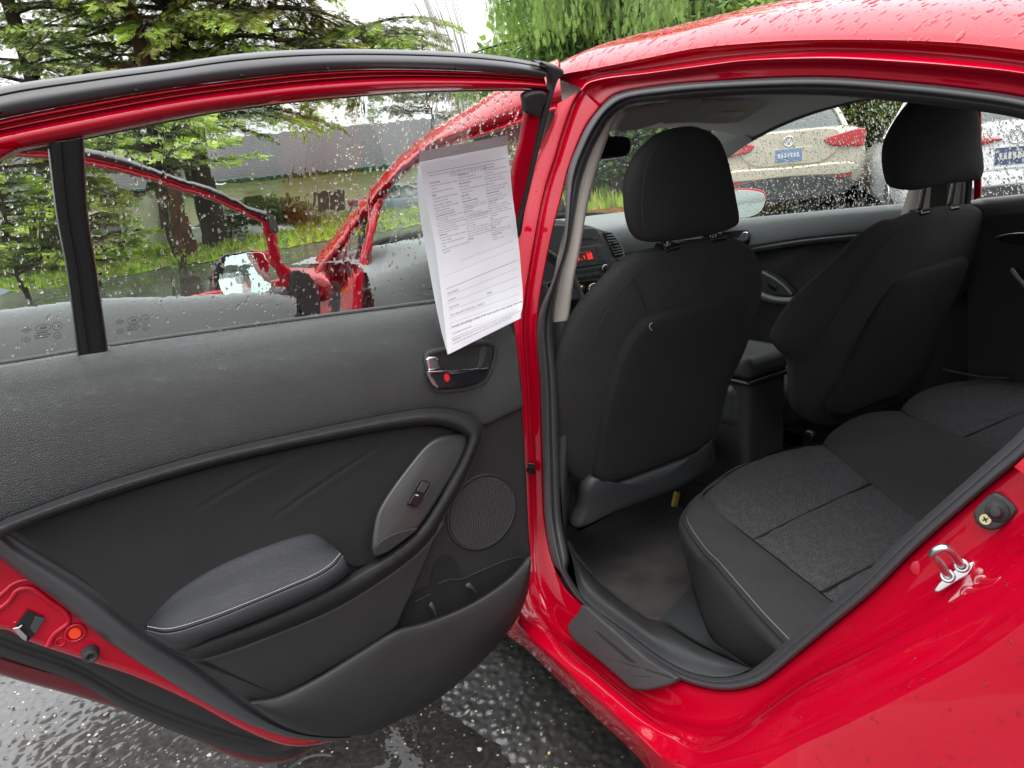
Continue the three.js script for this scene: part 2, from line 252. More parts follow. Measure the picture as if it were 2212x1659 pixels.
{
  const d = rearDoor;
  // outer skin and inner metal
  const gapLow = px('F', -260, 640, 0, 780, 500, 960, 900, 1180, 1300, 1340, 1600, 1430, 1850, 1470, 2000, 1420, 2120, 1380);
  const skinLow = px('F', -300, 790, 0, 910, 600, 1080, 1100, 1250, 1500, 1440, 1700, 1500, 1900, 1490, 2060, 1410);
  const bandLow = px('F', -260, 500, 0, 612, 60, 625, 180, 690, 550, 815, 900, 932, 1300, 1112, 1600, 1272, 1850, 1372, 2000, 1392, 2212, 1357);
  const up = (pts, dy) => pts.map(([x, y]) => [x, y + dy]);
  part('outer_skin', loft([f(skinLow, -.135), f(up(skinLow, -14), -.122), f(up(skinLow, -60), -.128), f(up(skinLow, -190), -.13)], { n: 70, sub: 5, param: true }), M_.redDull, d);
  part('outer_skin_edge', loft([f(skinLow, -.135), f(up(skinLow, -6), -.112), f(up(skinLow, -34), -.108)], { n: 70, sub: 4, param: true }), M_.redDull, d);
  part('lower_seal', loft([f(gapLow, -.10), f(up(gapLow, -14), -.075), f(up(gapLow, -34), -.082), f(up(gapLow, -50), -.06), f(up(gapLow, -110), -.06)], { n: 70, sub: 4, param: true }), M_.seal, d);
  part('inner_metal', loft([f(bandLow, -.045), f(up(bandLow, -4), -.010), f(up(bandLow, -14), -.003), f(up(bandLow, -90), -.002), f(up(bandLow, -240), -.002)], { n: 80, sub: 5, param: true }), M_.red, d);
  // pressed ribs round the latch
  part('pressing', tube(f(px('F', -40, 500, 60, 420, 120, 345, 210, 335, 330, 420, 440, 500, 455, 560, 360, 640, 320, 720), 0), .004, { n: 60 }), M_.red, d);
  part('pressing', tube(f(px('F', -40, 420, 40, 350, 100, 300, 200, 280, 330, 370, 470, 470), -.001), .0035, { n: 50 }), M_.red, d);
  // latch
  const lq = f(px('F', 185, 478, 300, 530, 232, 640, 185, 690, 90, 600), .002);
  const latch = node('latch', d);
  part('latch_mouth', plate(lq, .0, .0028, { smooth: false, bevel: .0008 }), M_.black, latch);
  part('latch_plate', plate(f(px('F', 238, 520, 300, 535, 232, 640, 200, 600), .004), .002, .0055, { smooth: false, bevel: .001 }), M_.plasticGrey, latch);
  part('latch_claw', plate(f(px('F', 85, 600, 120, 590, 185, 650, 178, 685, 150, 672), .006), .003, .008, { smooth: false, bevel: .0012 }), M_.chrome, latch);
  part('latch_claw', plate(f(px('F', 118, 598, 148, 575, 150, 586, 124, 612), .009), .007, .010, { smooth: false, bevel: .0008 }), M_.chrome, latch);
  // orange reflector and rubber buffer
  const disc = (p, w, r, h) => { const q = f([p], w)[0]; const g = new THREE.CylinderGeometry(r * .86, r, h, 28, 1).rotateX(Math.PI / 2); g.translate(q.x, q.y, w + h / 2); return g; };
  part('reflector', disc([162.5, 1367], -.001, .0085, .004), M_.orange, d);
  part('reflector_ring', new THREE.TorusGeometry(.0125, .0022, 8, 36).translate(...f([[162.5, 1367]], .0)[0].toArray()), M_.red, d);
  const bq = f([[195, 1409]], 0)[0];
  part('rubber_buffer', new THREE.LatheGeometry([[.0001, .010], [.0032, .010], [.0042, .0155], [.0078, .017], [.0098, .015], [.0115, .006], [.0125, -.004]].map(a => new THREE.Vector2(...a)), 28).rotateX(Math.PI / 2).translate(bq.x, bq.y, 0), M_.seal, d);
  part('pressing', new THREE.TorusGeometry(.006, .0014, 6, 24).translate(...f(px('F', 402, 690), -.001)[0].toArray()), M_.red, d);
  // black seal strip along the rear edge of the trim
  const sUp = px('F', -200, -120, 0, -60, 100, 20, 200, 80, 630, 350, 970, 610, 1300, 810, 1650, 1090, 1850, 1230, 2000, 1290, 2212, 1318, 2330, 1318);
  const sLow = px('F', -260, -20, 0, 140, 110, 225, 210, 300, 350, 400, 700, 680, 1100, 940, 1500, 1170, 1850, 1310, 2010, 1340, 2212, 1351, 2330, 1340);
  const mixp = (a, b, k) => a.map((p, i) => [p[0] + (b[i][0] - p[0]) * k, p[1] + (b[i][1] - p[1]) * k]);
  part('door_seal', loft([f(up(sUp, -14), .028), f(mixp(sUp, sLow, .12), .028), f(mixp(sUp, sLow, .4), .036), f(mixp(sUp, sLow, .75), .034), f(mixp(sUp, sLow, .97), .015), f(sLow, -.006)], { n: 90, sub: 4, param: true }), M_.sealGrey, d);
  // door card: the black plastic panel that carries the rest
  const right = px('E', 800, 20, 825, 200, 850, 400, 860, 580, 880, 900, 905, 1400, 918, 1640);
  const cardOut = [[-130, 960], [240, 890], [945, 800], [1112, 770], ...right.slice(2), [1143, 1270], [1120, 1330], [1060, 1410], [960, 1500], [850, 1560], [760, 1590], [719, 1589], ...px('F', 1850, 1230, 1650, 1090, 1300, 810, 970, 610, 630, 350, 100, 20, -200, -180)];
  part('door_card', plate(f(cardOut, .035), .002, .036, { bevel: .007, div: 4 }), M_.plastic, d);
  // upper leather
  const r0 = [[-130, 806], [0, 789], [240, 750], [600, 700], [945, 655], [1102, 634]];
  const seamR = [...px('C', -110, 770, 20, 712, 400, 575, 800, 460, 1200, 370, 1500, 310, 1650, 290, 1750, 300, 1800, 320, 1838, 352), [1080, 902], [1130, 880]];
  const flat2 = (pts, n) => rail(pts.map(p => V(p[0], p[1], 0)), n).map(p => [p.x, p.y]), qa = flat2(r0, 50), qb = flat2(seamR, 50);
  part('upper_panel', loft([f(qa, -.045), f(qa, -.028), ...[[.03, -.012], [.09, .006], [.18, .024], [.3, .038], [.45, .047], [.62, .051], [.8, .052], [.95, .049], [1, .045]].map(([k, w]) => f(mixp(qa, qb, k), w)), f(up(qb, 3), .034)], { n: 100, sub: 5 }), M_.leather, d);
  part('belt_seal', loft([f(up(qa, -9), -.05), f(up(qa, -7), -.036), f(up(qa, -1), -.034), f(up(qa, 1), -.046)], { n: 80, sub: 3 }), M_.seal, d);
  part('upper_panel_end', loft([f([[1102, 634], ...right.slice(0, 4)], .0), f([[1101, 634], ...right.slice(0, 4)].map(([x, y]) => [x - 2, y]), .044)], { n: 20, sub: 3 }), M_.leather, d);
  // ridge that runs along the panel and turns down into the pull handle
  const outer = px('C', -60, 745, 20, 712, 400, 575, 800, 460, 1200, 370, 1500, 310, 1650, 290, 1760, 303, 1820, 330, 1842, 375, 1820, 450, 1760, 590, 1700, 690, 1640, 790, 1560, 868, 1300, 1040, 1000, 1168, 830, 1228, 760, 1243, 690, 1222, 640, 1195);
  const inner = px('C', -10, 790, 72, 748, 400, 630, 800, 510, 1200, 420, 1500, 365, 1640, 350, 1720, 362, 1768, 385, 1784, 402, 1764, 470, 1702, 580, 1650, 668, 1592, 745, 1500, 822, 1250, 965, 960, 1098, 800, 1155, 720, 1186, 660, 1186, 610, 1172);
  const rimW = a => i => a;
  part('ridge_rim', loft([f(outer, .036), f(outer, .058), f(mixp(outer, inner, .12), .068), f(mixp(outer, inner, .42), .080), f(mixp(outer, inner, .75), .078), f(inner, .062), f(inner, .04)], { n: 150, sub: 5, param: true }), M_.rim, d);
  part('ridge_seam', tube(f(outer.slice(1), .0605), .0010, { n: 200, sides: 6 }), M_.seal, d);
  // fabric insert with two pressed diagonal folds
  const iU = px('C', 66, 745, 400, 626, 800, 506, 1200, 416, 1500, 361, 1640, 346, 1730, 364), iL = [[26, 1140], [180, 1250], [315, 1352], [453, 1245], [669, 1160], [770, 1222], [860, 1190]];
  const folds = [px('C', 1180, 440, 930, 560, 720, 690), px('C', 1540, 365, 1250, 560, 985, 745)].map(a => f(a, .047));
  part('insert', loft([f(iU, .038), f(mixp(iU, iL, .03), .047), f(mixp(iU, iL, .5), .046), f(iL, .045)], {
    n: 110, sub: 30, param: true, bend: p => { for (const F of folds) { let m = 9, e = 0; for (let i = 0; i < 2; i++) { const a = F[i], b = F[i + 1], t = Math.max(0, Math.min(1, ((p.x - a.x) * (b.x - a.x) + (p.y - a.y) * (b.y - a.y)) / ((b.x - a.x) ** 2 + (b.y - a.y) ** 2))), s = Math.hypot(p.x - a.x - t * (b.x - a.x), p.y - a.y - t * (b.y - a.y)); if (s < m) { m = s; e = (i + t) / 2; } } const k = Math.sin(Math.PI * Math.min(1, Math.max(0, e * .98 + .01))); p.z += .0013 * k * (sm(.020, 0, m) - 1.7 * sm(.007, 0, m)); } }
  }), M_.insert, d);
  // switch panel
  const sw = px('C', 1640, 412, 1700, 387, 1774, 389, 1784, 402, 1764, 470, 1702, 580, 1592, 745, 1540, 790, 1470, 838, 1424, 850, 1428, 722, 1450, 660, 1560, 502);
  const sc0 = sw.reduce((a, p) => [a[0] + p[0] / sw.length, a[1] + p[1] / sw.length], [0, 0]), wS = p => .056 + .026 * (p[1] - 938) / 230, sr = (k, dw) => { const q = sw.map(p => [sc0[0] + (p[0] - sc0[0]) * k, sc0[1] + (p[1] - sc0[1]) * k]); return f(q, q.map(p => wS(p) + dw)); };
  part('switch_panel', join([loft([sr(1, -.03), sr(1, -.006), sr(.985, -.0015), sr(.95, .001), sr(.88, .003)], { n: 120, sub: 3, closed: true, param: true }), loft([sr(.88, .003), sr(.5, .006), sr(.02, .007)], { n: 120, sub: 3, closed: true, param: true })]), M_.smooth, d);
  const sq = px('C', 1606, 560, 1643, 572, 1616, 628, 1590, 666, 1551, 654, 1572, 614);
  { const q = px('C', 1592, 746, 1545, 752, 1490, 772, 1445, 800, 1427, 826, 1426, 848, 1470, 838, 1540, 790); part('grip_pocket', plate(f(q, .088), .078, .0885, { bevel: .0015 }), M_.plastic, d); }
  const sy0 = wS([0, 1067]) - .0665; part('switch_well', plate(f(sq, .081), .0785, .0812, { smooth: false, bevel: .0006 }), M_.black, d);
  part('switch_edge', tube(f(sq, .0813), .0008, { closed: true, n: 60, sides: 6 }), M_.plasticGrey, d);
  part('window_switch', plate(f(px('C', 1578, 612, 1612, 622, 1590, 662, 1555, 650), .086), .080, .0885, { smooth: false, bevel: .002 }), M_.gloss, d);
  part('window_switch', plate(f(px('C', 1610, 566, 1638, 575, 1616, 612, 1590, 603), .083), .080, .0834, { smooth: false, bevel: .001 }), M_.smooth, d);
  part('switch_mark', plate(f(px('C', 1585, 615, 1596, 618, 1594, 622, 1583, 619), .089), .0886, .0890, { smooth: false, bevel: 0 }), M_.thread, d);
  // lower panel and its overhanging front edge
  const lower = [...px('C', 640, 1190, 700, 1222, 770, 1238, 1000, 1163, 1300, 1036, 1560, 864, 1640, 786, 1690, 706), ...px('T', 420, 60, 330, 310, 270, 430, 180, 650, 90, 830, 5, 1020), ...px('C', 1440, 1178, 1200, 1322, 1060, 1392, 962, 1402)];
  part('lower_panel', plate(f(lower, .062), .03, .062, { bevel: .006, seg: 3, div: 5 }), M_.plastic, d);
  // map pocket: lip, front wall, cup arch, ribs
  const lip = [...px('C', 955, 1402, 1060, 1384, 1200, 1318, 1360, 1222, 1512, 1132), ...px('T', 260, 975, 600, 845, 850, 715, 1100, 540, 1230, 410, 1290, 330, 1335, 300)];
  const pb = [[536, 1516], [601, 1561], [655, 1583], [722, 1591], [790, 1585], [860, 1557], [960, 1500], [1060, 1410], [1100, 1362], [1122, 1328], [1142, 1272], [1148, 1203]];
  const lowR = up(lip, 9);
  part('pocket', loft([f(lip, .055), f(lip, .088), f(up(lip, 3), .098), f(lowR, .102), f(mixp(lowR, pb, .3), .106), f(mixp(lowR, pb, .65), .102), f(mixp(lowR, pb, .93), .08), f(pb, .04)], { n: 110, sub: 5, param: true }), M_.plastic, d);
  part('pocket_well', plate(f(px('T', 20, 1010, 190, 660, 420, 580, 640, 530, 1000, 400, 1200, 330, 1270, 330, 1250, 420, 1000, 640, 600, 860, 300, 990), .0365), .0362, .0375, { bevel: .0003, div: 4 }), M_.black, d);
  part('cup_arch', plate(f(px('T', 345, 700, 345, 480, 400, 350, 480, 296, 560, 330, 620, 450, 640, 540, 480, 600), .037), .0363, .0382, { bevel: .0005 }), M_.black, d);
  for (const c of [px('T', 345, 765, 318, 800, 350, 850, 378, 900, 398, 925, 392, 870, 372, 800), px('T', 720, 572, 682, 606, 730, 636, 775, 668, 800, 688, 780, 640, 748, 596)]) part('cup_rib', puff(f(c, .052), .004, .004, { n: 30, rings: 5, pow: 2 }).translate(0, 0, .052), M_.smooth, d);
  part('pocket_line', tube(f(px('T', 180, 765, 340, 690), .0385), .0007, { sides: 6 }), M_.plasticGrey, d);
  part('pocket_line', tube(f(px('T', 410, 585, 520, 545, 650, 537, 850, 450, 1080, 355, 1230, 322, 1275, 355), .0385), .0007, { sides: 6 }), M_.plasticGrey, d);
  part('panel_seam', tube(f([[1042, 918], [1080, 903], [1131, 880]], .0375), .0012, { sides: 6, n: 20 }), M_.black, d);
  // speaker grille
  const sc = f([[1043.5, 1107]], .040)[0], R0 = .0725;
  const holes = dataTex(64, 64, (x, y) => { const u = (x * 2 + Math.floor(y * 2) * .5 * 0) % 1 - .5, v = (y * 2) % 1 - .5; const a = Math.abs(u), b = Math.abs(v); return Math.max(a, b) < .27 ? 0 : 1; }, { size: .0095 });
  const gm = std({ color: lin(.05, .05, .052), roughness: .5, map: holes, bumpMap: holes, bumpScale: .0006 });
  const gd = new THREE.CircleGeometry(R0 - .004, 60); { const p = gd.attributes.position, uv = gd.attributes.uv; for (let i = 0; i < p.count; i++) uv.setXY(i, p.getX(i) + .35 * p.getY(i) * 0, p.getY(i)); }
  part('speaker_grille', gd.translate(sc.x, sc.y, .0395), gm, d);
  part('speaker_ring', new THREE.TorusGeometry(R0 - .001, .0032, 10, 80).scale(1, 1, .8).translate(sc.x, sc.y, .0375), M_.plastic, d);
  // armrest pad
  const aB = px('C', 558, 1108, 650, 1006, 800, 906, 950, 838, 1130, 776, 1190, 766, 1235, 783, 1268, 808), aF = px('C', 562, 1116, 640, 1124, 780, 1086, 950, 1022, 1100, 960, 1200, 916, 1262, 876, 1296, 838);
  const a2 = px('C', 558, 1134, 635, 1148, 790, 1106, 960, 1038, 1110, 976, 1215, 930, 1282, 886, 1308, 848), a3 = px('C', 566, 1150, 690, 1204, 810, 1160, 985, 1092, 1130, 1032, 1240, 978, 1310, 930, 1332, 905);
  part('armrest', loft([f(aB, .042), f(aB, .05), f(mixp(aB, aF, .25), .066), f(mixp(aB, aF, .6), .09), f(mixp(aB, aF, .93), .108), f(aF, .1105), f(mixp(aF, a2, .35), .1105)], { n: 90, sub: 5, param: true }), M_.pad, d);
  part('armrest_side', loft([f(mixp(aF, a2, .35), .110), f(mixp(aF, a2, .7), .108), f(a2, .111), f(mixp(a2, a3, .3), .112), f(mixp(a2, a3, .75), .108), f(a3, .094), f(a3, .05)], { n: 90, sub: 4, param: true }), M_.pad, d);
  part('armrest_end', loft([f(px('C', 1268, 808, 1296, 838, 1308, 848, 1332, 905), [.048, .108, .111, .094]), f(px('C', 1276, 815, 1303, 842, 1316, 862, 1334, 908), [.042, .08, .08, .07]), f(px('C', 1276, 815, 1304, 845, 1320, 872, 1336, 912), .042)], { n: 24, sub: 4, param: true }), M_.pad, d);
  part('armrest_piping', tube(f(mixp(aF, a2, .5), .1095), .0019, { n: 120, sides: 8 }), M_.gloss, d);
  const dash = (pts, n, len) => { const c = new THREE.CatmullRomCurve3(pts, false, 'centripetal'), out = []; for (let i = 0; i < n; i++) { const a = c.getPointAt((i + .2) / n), b = c.getPointAt((i + .2 + len) / n); out.push(tube([a, b], .0006, { sides: 5 })); } return join(out); };
  part('stitching', dash(f(mixp(aF, a2, .14), .1118), 84, .62), M_.thread, d, { kind: 'stuff' });
  part('stitching', dash(f(mixp(aF, a2, .95), .1118), 84, .62), std({ color: lin(.2, .2, .21), roughness: .8 }), d, { kind: 'stuff' });
  // inner handle
  const bz = px('E', 190, 242, 215, 214, 340, 186, 500, 150, 655, 143, 686, 172, 682, 250, 645, 370, 602, 432, 500, 476, 282, 497, 246, 472, 206, 370), bi = px('E', 202, 250, 222, 226, 340, 200, 500, 164, 645, 158, 670, 180, 666, 250, 630, 365, 592, 420, 498, 460, 288, 480, 258, 460, 218, 365);
  part('handle_bezel', plate(f(bz, .056), .04, .0565, { bevel: .0025, holes: [f(bi, .056)], div: 6 }), M_.plasticGrey, d);
  const hb = new THREE.Mesh(); part('handle_dish', plate(f(bi, .053), .048, .0525, { bevel: .0006, div: 6 }), M_.plastic, d);
  part('dish_rib', plate(f(px('E', 572, 190, 612, 182, 606, 240, 570, 330, 540, 345, 560, 280), .0535), .052, .0545, { bevel: .0009 }), M_.plasticGrey, d);
  part('handle_lever', plate(f(px('E', 210, 352, 300, 345, 345, 350, 372, 366, 470, 352, 618, 328, 622, 340, 572, 402, 500, 440, 390, 460, 268, 466, 236, 440), .066), .053, .070, { bevel: .005, seg: 5, div: 6 }), M_.piano, d);
  part('lever_edge', plate(f(px('E', 208, 350, 300, 343, 338, 340, 352, 354, 376, 362, 470, 346, 618, 324, 622, 332, 470, 358, 370, 372, 340, 354, 212, 360), .0705), .066, .0725, { smooth: false, bevel: .0012 }), M_.chrome, d);
  part('lever_edge', plate(f(px('E', 208, 352, 232, 360, 246, 420, 280, 462, 250, 448, 226, 410), .069), .062, .0715, { bevel: .002 }), M_.chrome, d);
  part('lock_tab', plate(f(px('E', 200, 268, 218, 250, 268, 250, 284, 270, 304, 332, 216, 346), .064), .052, .066, { bevel: .003, smooth: false, seg: 4 }), M_.chrome, d);
  const rq = f(px('E', 342, 392), .0715)[0];
  part('lock_mark', new THREE.CylinderGeometry(.0046, .0046, .0012, 24).rotateX(Math.PI / 2).scale(.85, 1.2, 1).translate(rq.x, rq.y, .0708), M_.redMark, d);
  part('lock_mark_ring', new THREE.TorusGeometry(.0058, .0005, 6, 30).scale(.85, 1.2, 1).translate(rq.x, rq.y, .0708), M_.redMark, d);
  // ------------------------------------------------ window frame
  const top = [...px('P', -130, 228), ...px('U', 0, -296)].slice(0, 1).concat([[0, 188], [192, 159], [360, 138], [510, 117], [664, 107], [864, 107.5], [1044, 117], [1139, 131], [1196, 146]]);
  const bor = [[-130, 290], [0, 258], [186, 221], [360, 192], [510, 172.5], [664, 156], [814, 149.5], [1014, 154], [1130, 162], [1176, 168]];
  const bot = [[-130, 368], [0, 338], [181, 300], [440, 247], [560, 229], [660, 217], [880, 199.5], [1040, 195], [1120, 194], [1183, 196]];
  part('frame_seal', loft([l(up(top, 6), -.06), l(top, -.032), l(mixp(top, bor, .1), -.012), l(mixp(top, bor, .24), -.006), l(mixp(top, bor, .27), -.010), l(mixp(top, bor, .31), -.003), l(mixp(top, bor, .6), .008), l(mixp(top, bor, .9), .006), l(bor, -.010)], { n: 110, sub: 4, param: true }), M_.sealGrey, d);
  const steps = [[0, -.012], [.03, -.002], [.10, .003], [.15, .001], [.18, -.006], [.23, -.006], [.26, .001], [.30, .002], [.33, -.004], [.38, -.005], [.42, .004], [.60, .011], [.78, .010], [.93, .001], [1, -.016], [1.01, -.035]];
  part('frame_rail', loft(steps.map(([k, w]) => l(mixp(bor, bot, k), w)), { n: 110, sub: 3, param: true }), M_.red, d);
  part('glass_run', loft([l(up(bot, -4), -.02), l(up(bot, 1), -.018), l(up(bot, 3), -.034)], { n: 90, sub: 2, param: true }), M_.seal, d);
  for (const q of [[0, 240], [294, 195], [521, 163], [707, 148], [985, 148]]) part('frame_hole', new THREE.CylinderGeometry(.0022, .0022, .004, 14).rotateX(Math.PI / 2 - .46).translate(...l([q], .008)[0].toArray()), M_.black, d);
  part('frame_post', plate0(l(px('J', 165, 470, 300, 470, 240, 800, 150, 1090, 95, 1400, 60, 1700, 5, 1700, 0, 1160, 70, 860, 110, 640), -.004), .012), M_.red, d);
  part('corner_pad', plate0(l(px('J', 85, 492, 165, 452, 268, 458, 282, 515, 250, 600, 215, 676, 150, 650, 100, 632, 92, 560), .006), .014), M_.plastic, d);
  part('corner_cap', plate0(l(px('J', 200, 200, 300, 212, 420, 262, 418, 305, 375, 345, 345, 430, 295, 620, 250, 800, 190, 1030, 100, 1420, 40, 1700, 10, 1700, 95, 1330, 170, 1000, 262, 560, 320, 400, 300, 310, 260, 240), .0), .02), M_.seal, d);
  // divider bar
  const dvL = [...px('U', 318, 110, 385, 600 - 0)].slice(0, 0).concat([[103, 312], [122, 466.6], [142.6, 577.5], [168, 769]]), dvR = [[181, 298], [190, 460], [209, 584], [234, 759]];
  part('divider_bar', loft([l(dvL, -.035), l(dvL, -.006), l(mixp(dvL, dvR, .08), .004), l(mixp(dvL, dvR, .36), .008), l(mixp(dvL, dvR, .40), .005), l(mixp(dvL, dvR, .9), .007), l(dvR, -.002), l(dvR, -.035)], { n: 30, sub: 3, param: true }), M_.gloss, d);
  // panes, etched marks and rain
  const quarter = [[-160, 352], [0, 320], [112, 296], [132, 466], [152, 577], [178, 790], [0, 815], [-160, 840]], main = [[170, 285], [440, 235], [660, 205], [880, 190], [1128, 188], [1118, 300], [1108, 449], [1100, 660], [945, 672], [600, 716], [225, 772], [196, 584], [180, 460]];
  const pane = (pts, w) => { const q = l(pts, w); return sheet(q); };
  const main3 = part('door_glass', pane(main, -.030), M_.glass, d), quart3 = part('quarter_glass', pane(quarter, -.024), M_.glass, d);
  // outer film of running water with its own relief; it bends what is seen through it
  const film = (rails, w, name, n, m) => {
    const A = l(rails[0], w), B = l(rails[1], w), rows = [];
    const g = new THREE.PlaneGeometry(1, 1, n, m), p = g.attributes.position, K = .49;
    for (let j = 0; j <= m; j++) for (let i = 0; i <= n; i++) {
      const a = A[0].clone().lerp(A[1], i / n), b = B[0].clone().lerp(B[1], i / n), q = a.lerp(b, j / m), x = q.x * 1000, y = q.y * 1000;
      const wob = 5 * PN.noise(x * .03, y * .018, 2);
      let h = .085 * PN.noise((x + wob) * .085, y * .028, 5) + .055 * PN.noise((x + wob) * .2, y * .06, 9) + .012 * PN.noise(x * .45, y * .2, 3);
      const k = .75 + .5 * PN.noise(x * .012, y * .012, 12); h *= k;
      const rv = PN.noise((x + wob * 1.6) * .05, y * .006, 31); h += .32 * Math.pow(Math.max(0, 1 - Math.abs(rv) * 16), 2) * sm(-.1, .35, PN.noise(x * .02, y * .008, 44));
      h /= 1000; q.z -= .0012 + h + .0001; q.y += 0; p.setXYZ(j * (n + 1) + i, q.x, q.y, q.z);
    }
    g.computeVertexNormals();
    const back = new THREE.PlaneGeometry(1, 1, 1, 1), s = back.attributes.position;
    [A[0], A[1], B[0], B[1]].forEach((q, i) => s.setXYZ(i, q.x, q.y, q.z - .0004)); back.computeVertexNormals();
    return part(name, join([g, flipped(back)]), M_.film, d, { kind: 'stuff' });
  };
  M_.film = phy({ color: lin(1, 1, 1), roughness: 0, transmission: 1, thickness: .001, ior: 1.33, specularIntensity: .3 });
  film([[[150, 270], [1135, 160]], [[205, 778], [1110, 668]]], -.032, 'water_film', 420, 210);
  film([[[-170, 330], [128, 280]], [[-170, 850], [182, 795]]], -.026, 'water_film', 130, 150);
  const fw = l([[600, 450]], -.033)[0];
  const dn = V(0, -1, -.49).normalize();
  const wet = part2(pane(main, -.0345)), wq = part2(pane(quarter, -.0285));
  drops('water_drops', wet, 2100, d, { rmin: .0005, rmax: .0021, pow: 3, flip: -1, down: dn, stretch: 2 });
  drops('water_drops', wet, 700, d, { rmin: .0007, rmax: .0024, flip: -1, down: dn, stretch: 1.5, ok: p => p.y > 1.10 && p.x > -.32 });
  drops('water_drops', wq, 420, d, { rmin: .0005, rmax: .0020, flip: -1, down: dn, stretch: 1.8 });
  // maker's marks etched in the panes, read from the outside
  const etch = canvasTex(512, 256, (c, w, h) => {
    c.clearRect(0, 0, w, h); c.translate(w, 0); c.scale(-1, 1); c.strokeStyle = c.fillStyle = '#141414'; c.lineWidth = 5; c.textAlign = 'center'; c.font = 'bold 44px sans-serif';
    c.beginPath(); c.ellipse(85, 62, 52, 52, 0, 0, 7); c.stroke(); c.fillText('K', 72, 79); c.font = 'bold 30px sans-serif'; c.fillText('c', 108, 72);
    c.beginPath(); c.ellipse(238, 62, 84, 40, 0, 0, 7); c.stroke(); c.font = 'bold 44px sans-serif'; c.fillText('KIA', 238, 78);
    c.beginPath(); c.moveTo(372, 66); c.lineTo(425, 34); c.lineTo(478, 66); c.lineTo(425, 98); c.closePath(); c.stroke(); c.font = 'bold 26px sans-serif'; c.fillText('HW', 425, 76);
    c.font = 'bold 26px sans-serif'; c.fillText('TEMPERED', 250, 132); c.fillText('DOT-857  M2L2', 250, 162); c.fillText('43R-000183', 262, 192);
    c.beginPath(); c.ellipse(92, 178, 38, 38, 0, 0, 7); c.stroke(); c.fillText('E2', 92, 188); c.beginPath(); c.ellipse(430, 186, 46, 28, 0, 0, 7); c.stroke(); c.fillText('CCC', 430, 196);
  });
  const em = std({ map: etch, transparent: true, roughness: .6, alphaTest: .5 });
  const decal = (pts, w) => { const q = l(pts, w), g = new THREE.BufferGeometry(); g.setAttribute('position', new THREE.Float32BufferAttribute(q.flatMap(p => p.toArray()), 3)); g.setAttribute('uv', new THREE.Float32BufferAttribute([0, 1, 1, 1, 1, 0, 0, 0], 2)); g.setIndex([0, 3, 1, 1, 3, 2]); g.computeVertexNormals(); return g; };
  part('glass_etching', decal([[244, 686], [326, 678], [331, 719], [248, 728]], -.0285), em, d);
  part('glass_etching', decal([[40, 704], [140, 692], [144, 736], [40, 748]], -.0225), em, d);
}
function plate0(q, t) { // a plate with thickness t whose face follows the given points (on a leaning plane)
  const o = q[0], K = .49, n = V(0, -K, 1).normalize(), yv = V(0, 1, K).normalize(), pts = q.map(p => ({ x: p.x, y: (p.y - o.y) * yv.y + (p.z - o.z) * yv.z }));
  const g = plate(pts, -t / 2, t / 2, { bevel: Math.min(.004, t * .3), div: 6 });
  g.applyMatrix4(new THREE.Matrix4().makeBasis(V(1, 0, 0), yv, n).setPosition(0, o.y, o.z)); return g;
}
function sheet(q) { // a flat pane through points (triangulated in x, y)
  const s = shapeOf(q, false), g = new THREE.ShapeGeometry(s), p = g.attributes.position, a = q[0], n = q[1].clone().sub(q[0]).cross(q[Math.floor(q.length * .6)].clone().sub(q[0])).normalize();
  for (let i = 0; i < p.count; i++) p.setZ(i, a.z - (n.x * (p.getX(i) - a.x) + n.y * (p.getY(i) - a.y)) / n.z);
  g.computeVertexNormals(); return g;
}
function part2(g) { return g; }
function flipped(g) { g = g.index ? g.toNonIndexed() : g; const p = g.attributes.position.array; for (let i = 0; i < p.length; i += 9) for (let k = 0; k < 3; k++) { const t = p[i + 3 + k]; p[i + 3 + k] = p[i + 6 + k]; p[i + 6 + k] = t; } g.computeVertexNormals(); return g; }
// ---------------------------------------------------------------- body shell round the rear door opening
const mixr = (a, b, k) => a.map((p, i) => [p[0] + (b[i][0] - p[0]) * k, p[1] + (b[i][1] - p[1]) * k]);
const shift = (pts, dx, dy) => pts.map(([x, y]) => [x + dx, y + dy]);
// flank of the far side
function farSide(pts, off = 0) {
  return pts.map((p, i) => { const o = Array.isArray(off) ? off[i] : off, d = sight(p); let lo = .5, hi = 9; for (let k = 0; k < 50; k++) { const m = (lo + hi) / 2; if (EYE.z + d.z * m + flankZ(EYE.y + d.y * m) - o < 0) lo = m; else hi = m; } return EYE.clone().addScaledVector(d, (lo + hi) / 2); });
}
const sealOut = [...px('J', 480, 1150, 560, 930, 640, 760, 760, 600, 860, 510, 960, 465, 1350, 400, 1800, 365), ...px('N', 600, 605, 1200, 640, 1700, 690, 2212, 765), [2420, 265], [2620, 380], [2660, 500], [2560, 640], [2400, 815], ...px('D', 2212, 390, 2100, 480, 1800, 740), ...px('Q', 1330, 30, 1100, 220, 900, 385, 700, 540), ...px('O', 1850, 1020, 1700, 1030, 1500, 995, 1330, 930, 1100, 790, 900, 620, 720, 460, 560, 320, 480, 230, 380, 60), ...px('D', 360, 800, 330, 650, 320, 400, 310, 100), ...px('B', 300, 1060), ...px('M', 130, 640, 220, 330)];
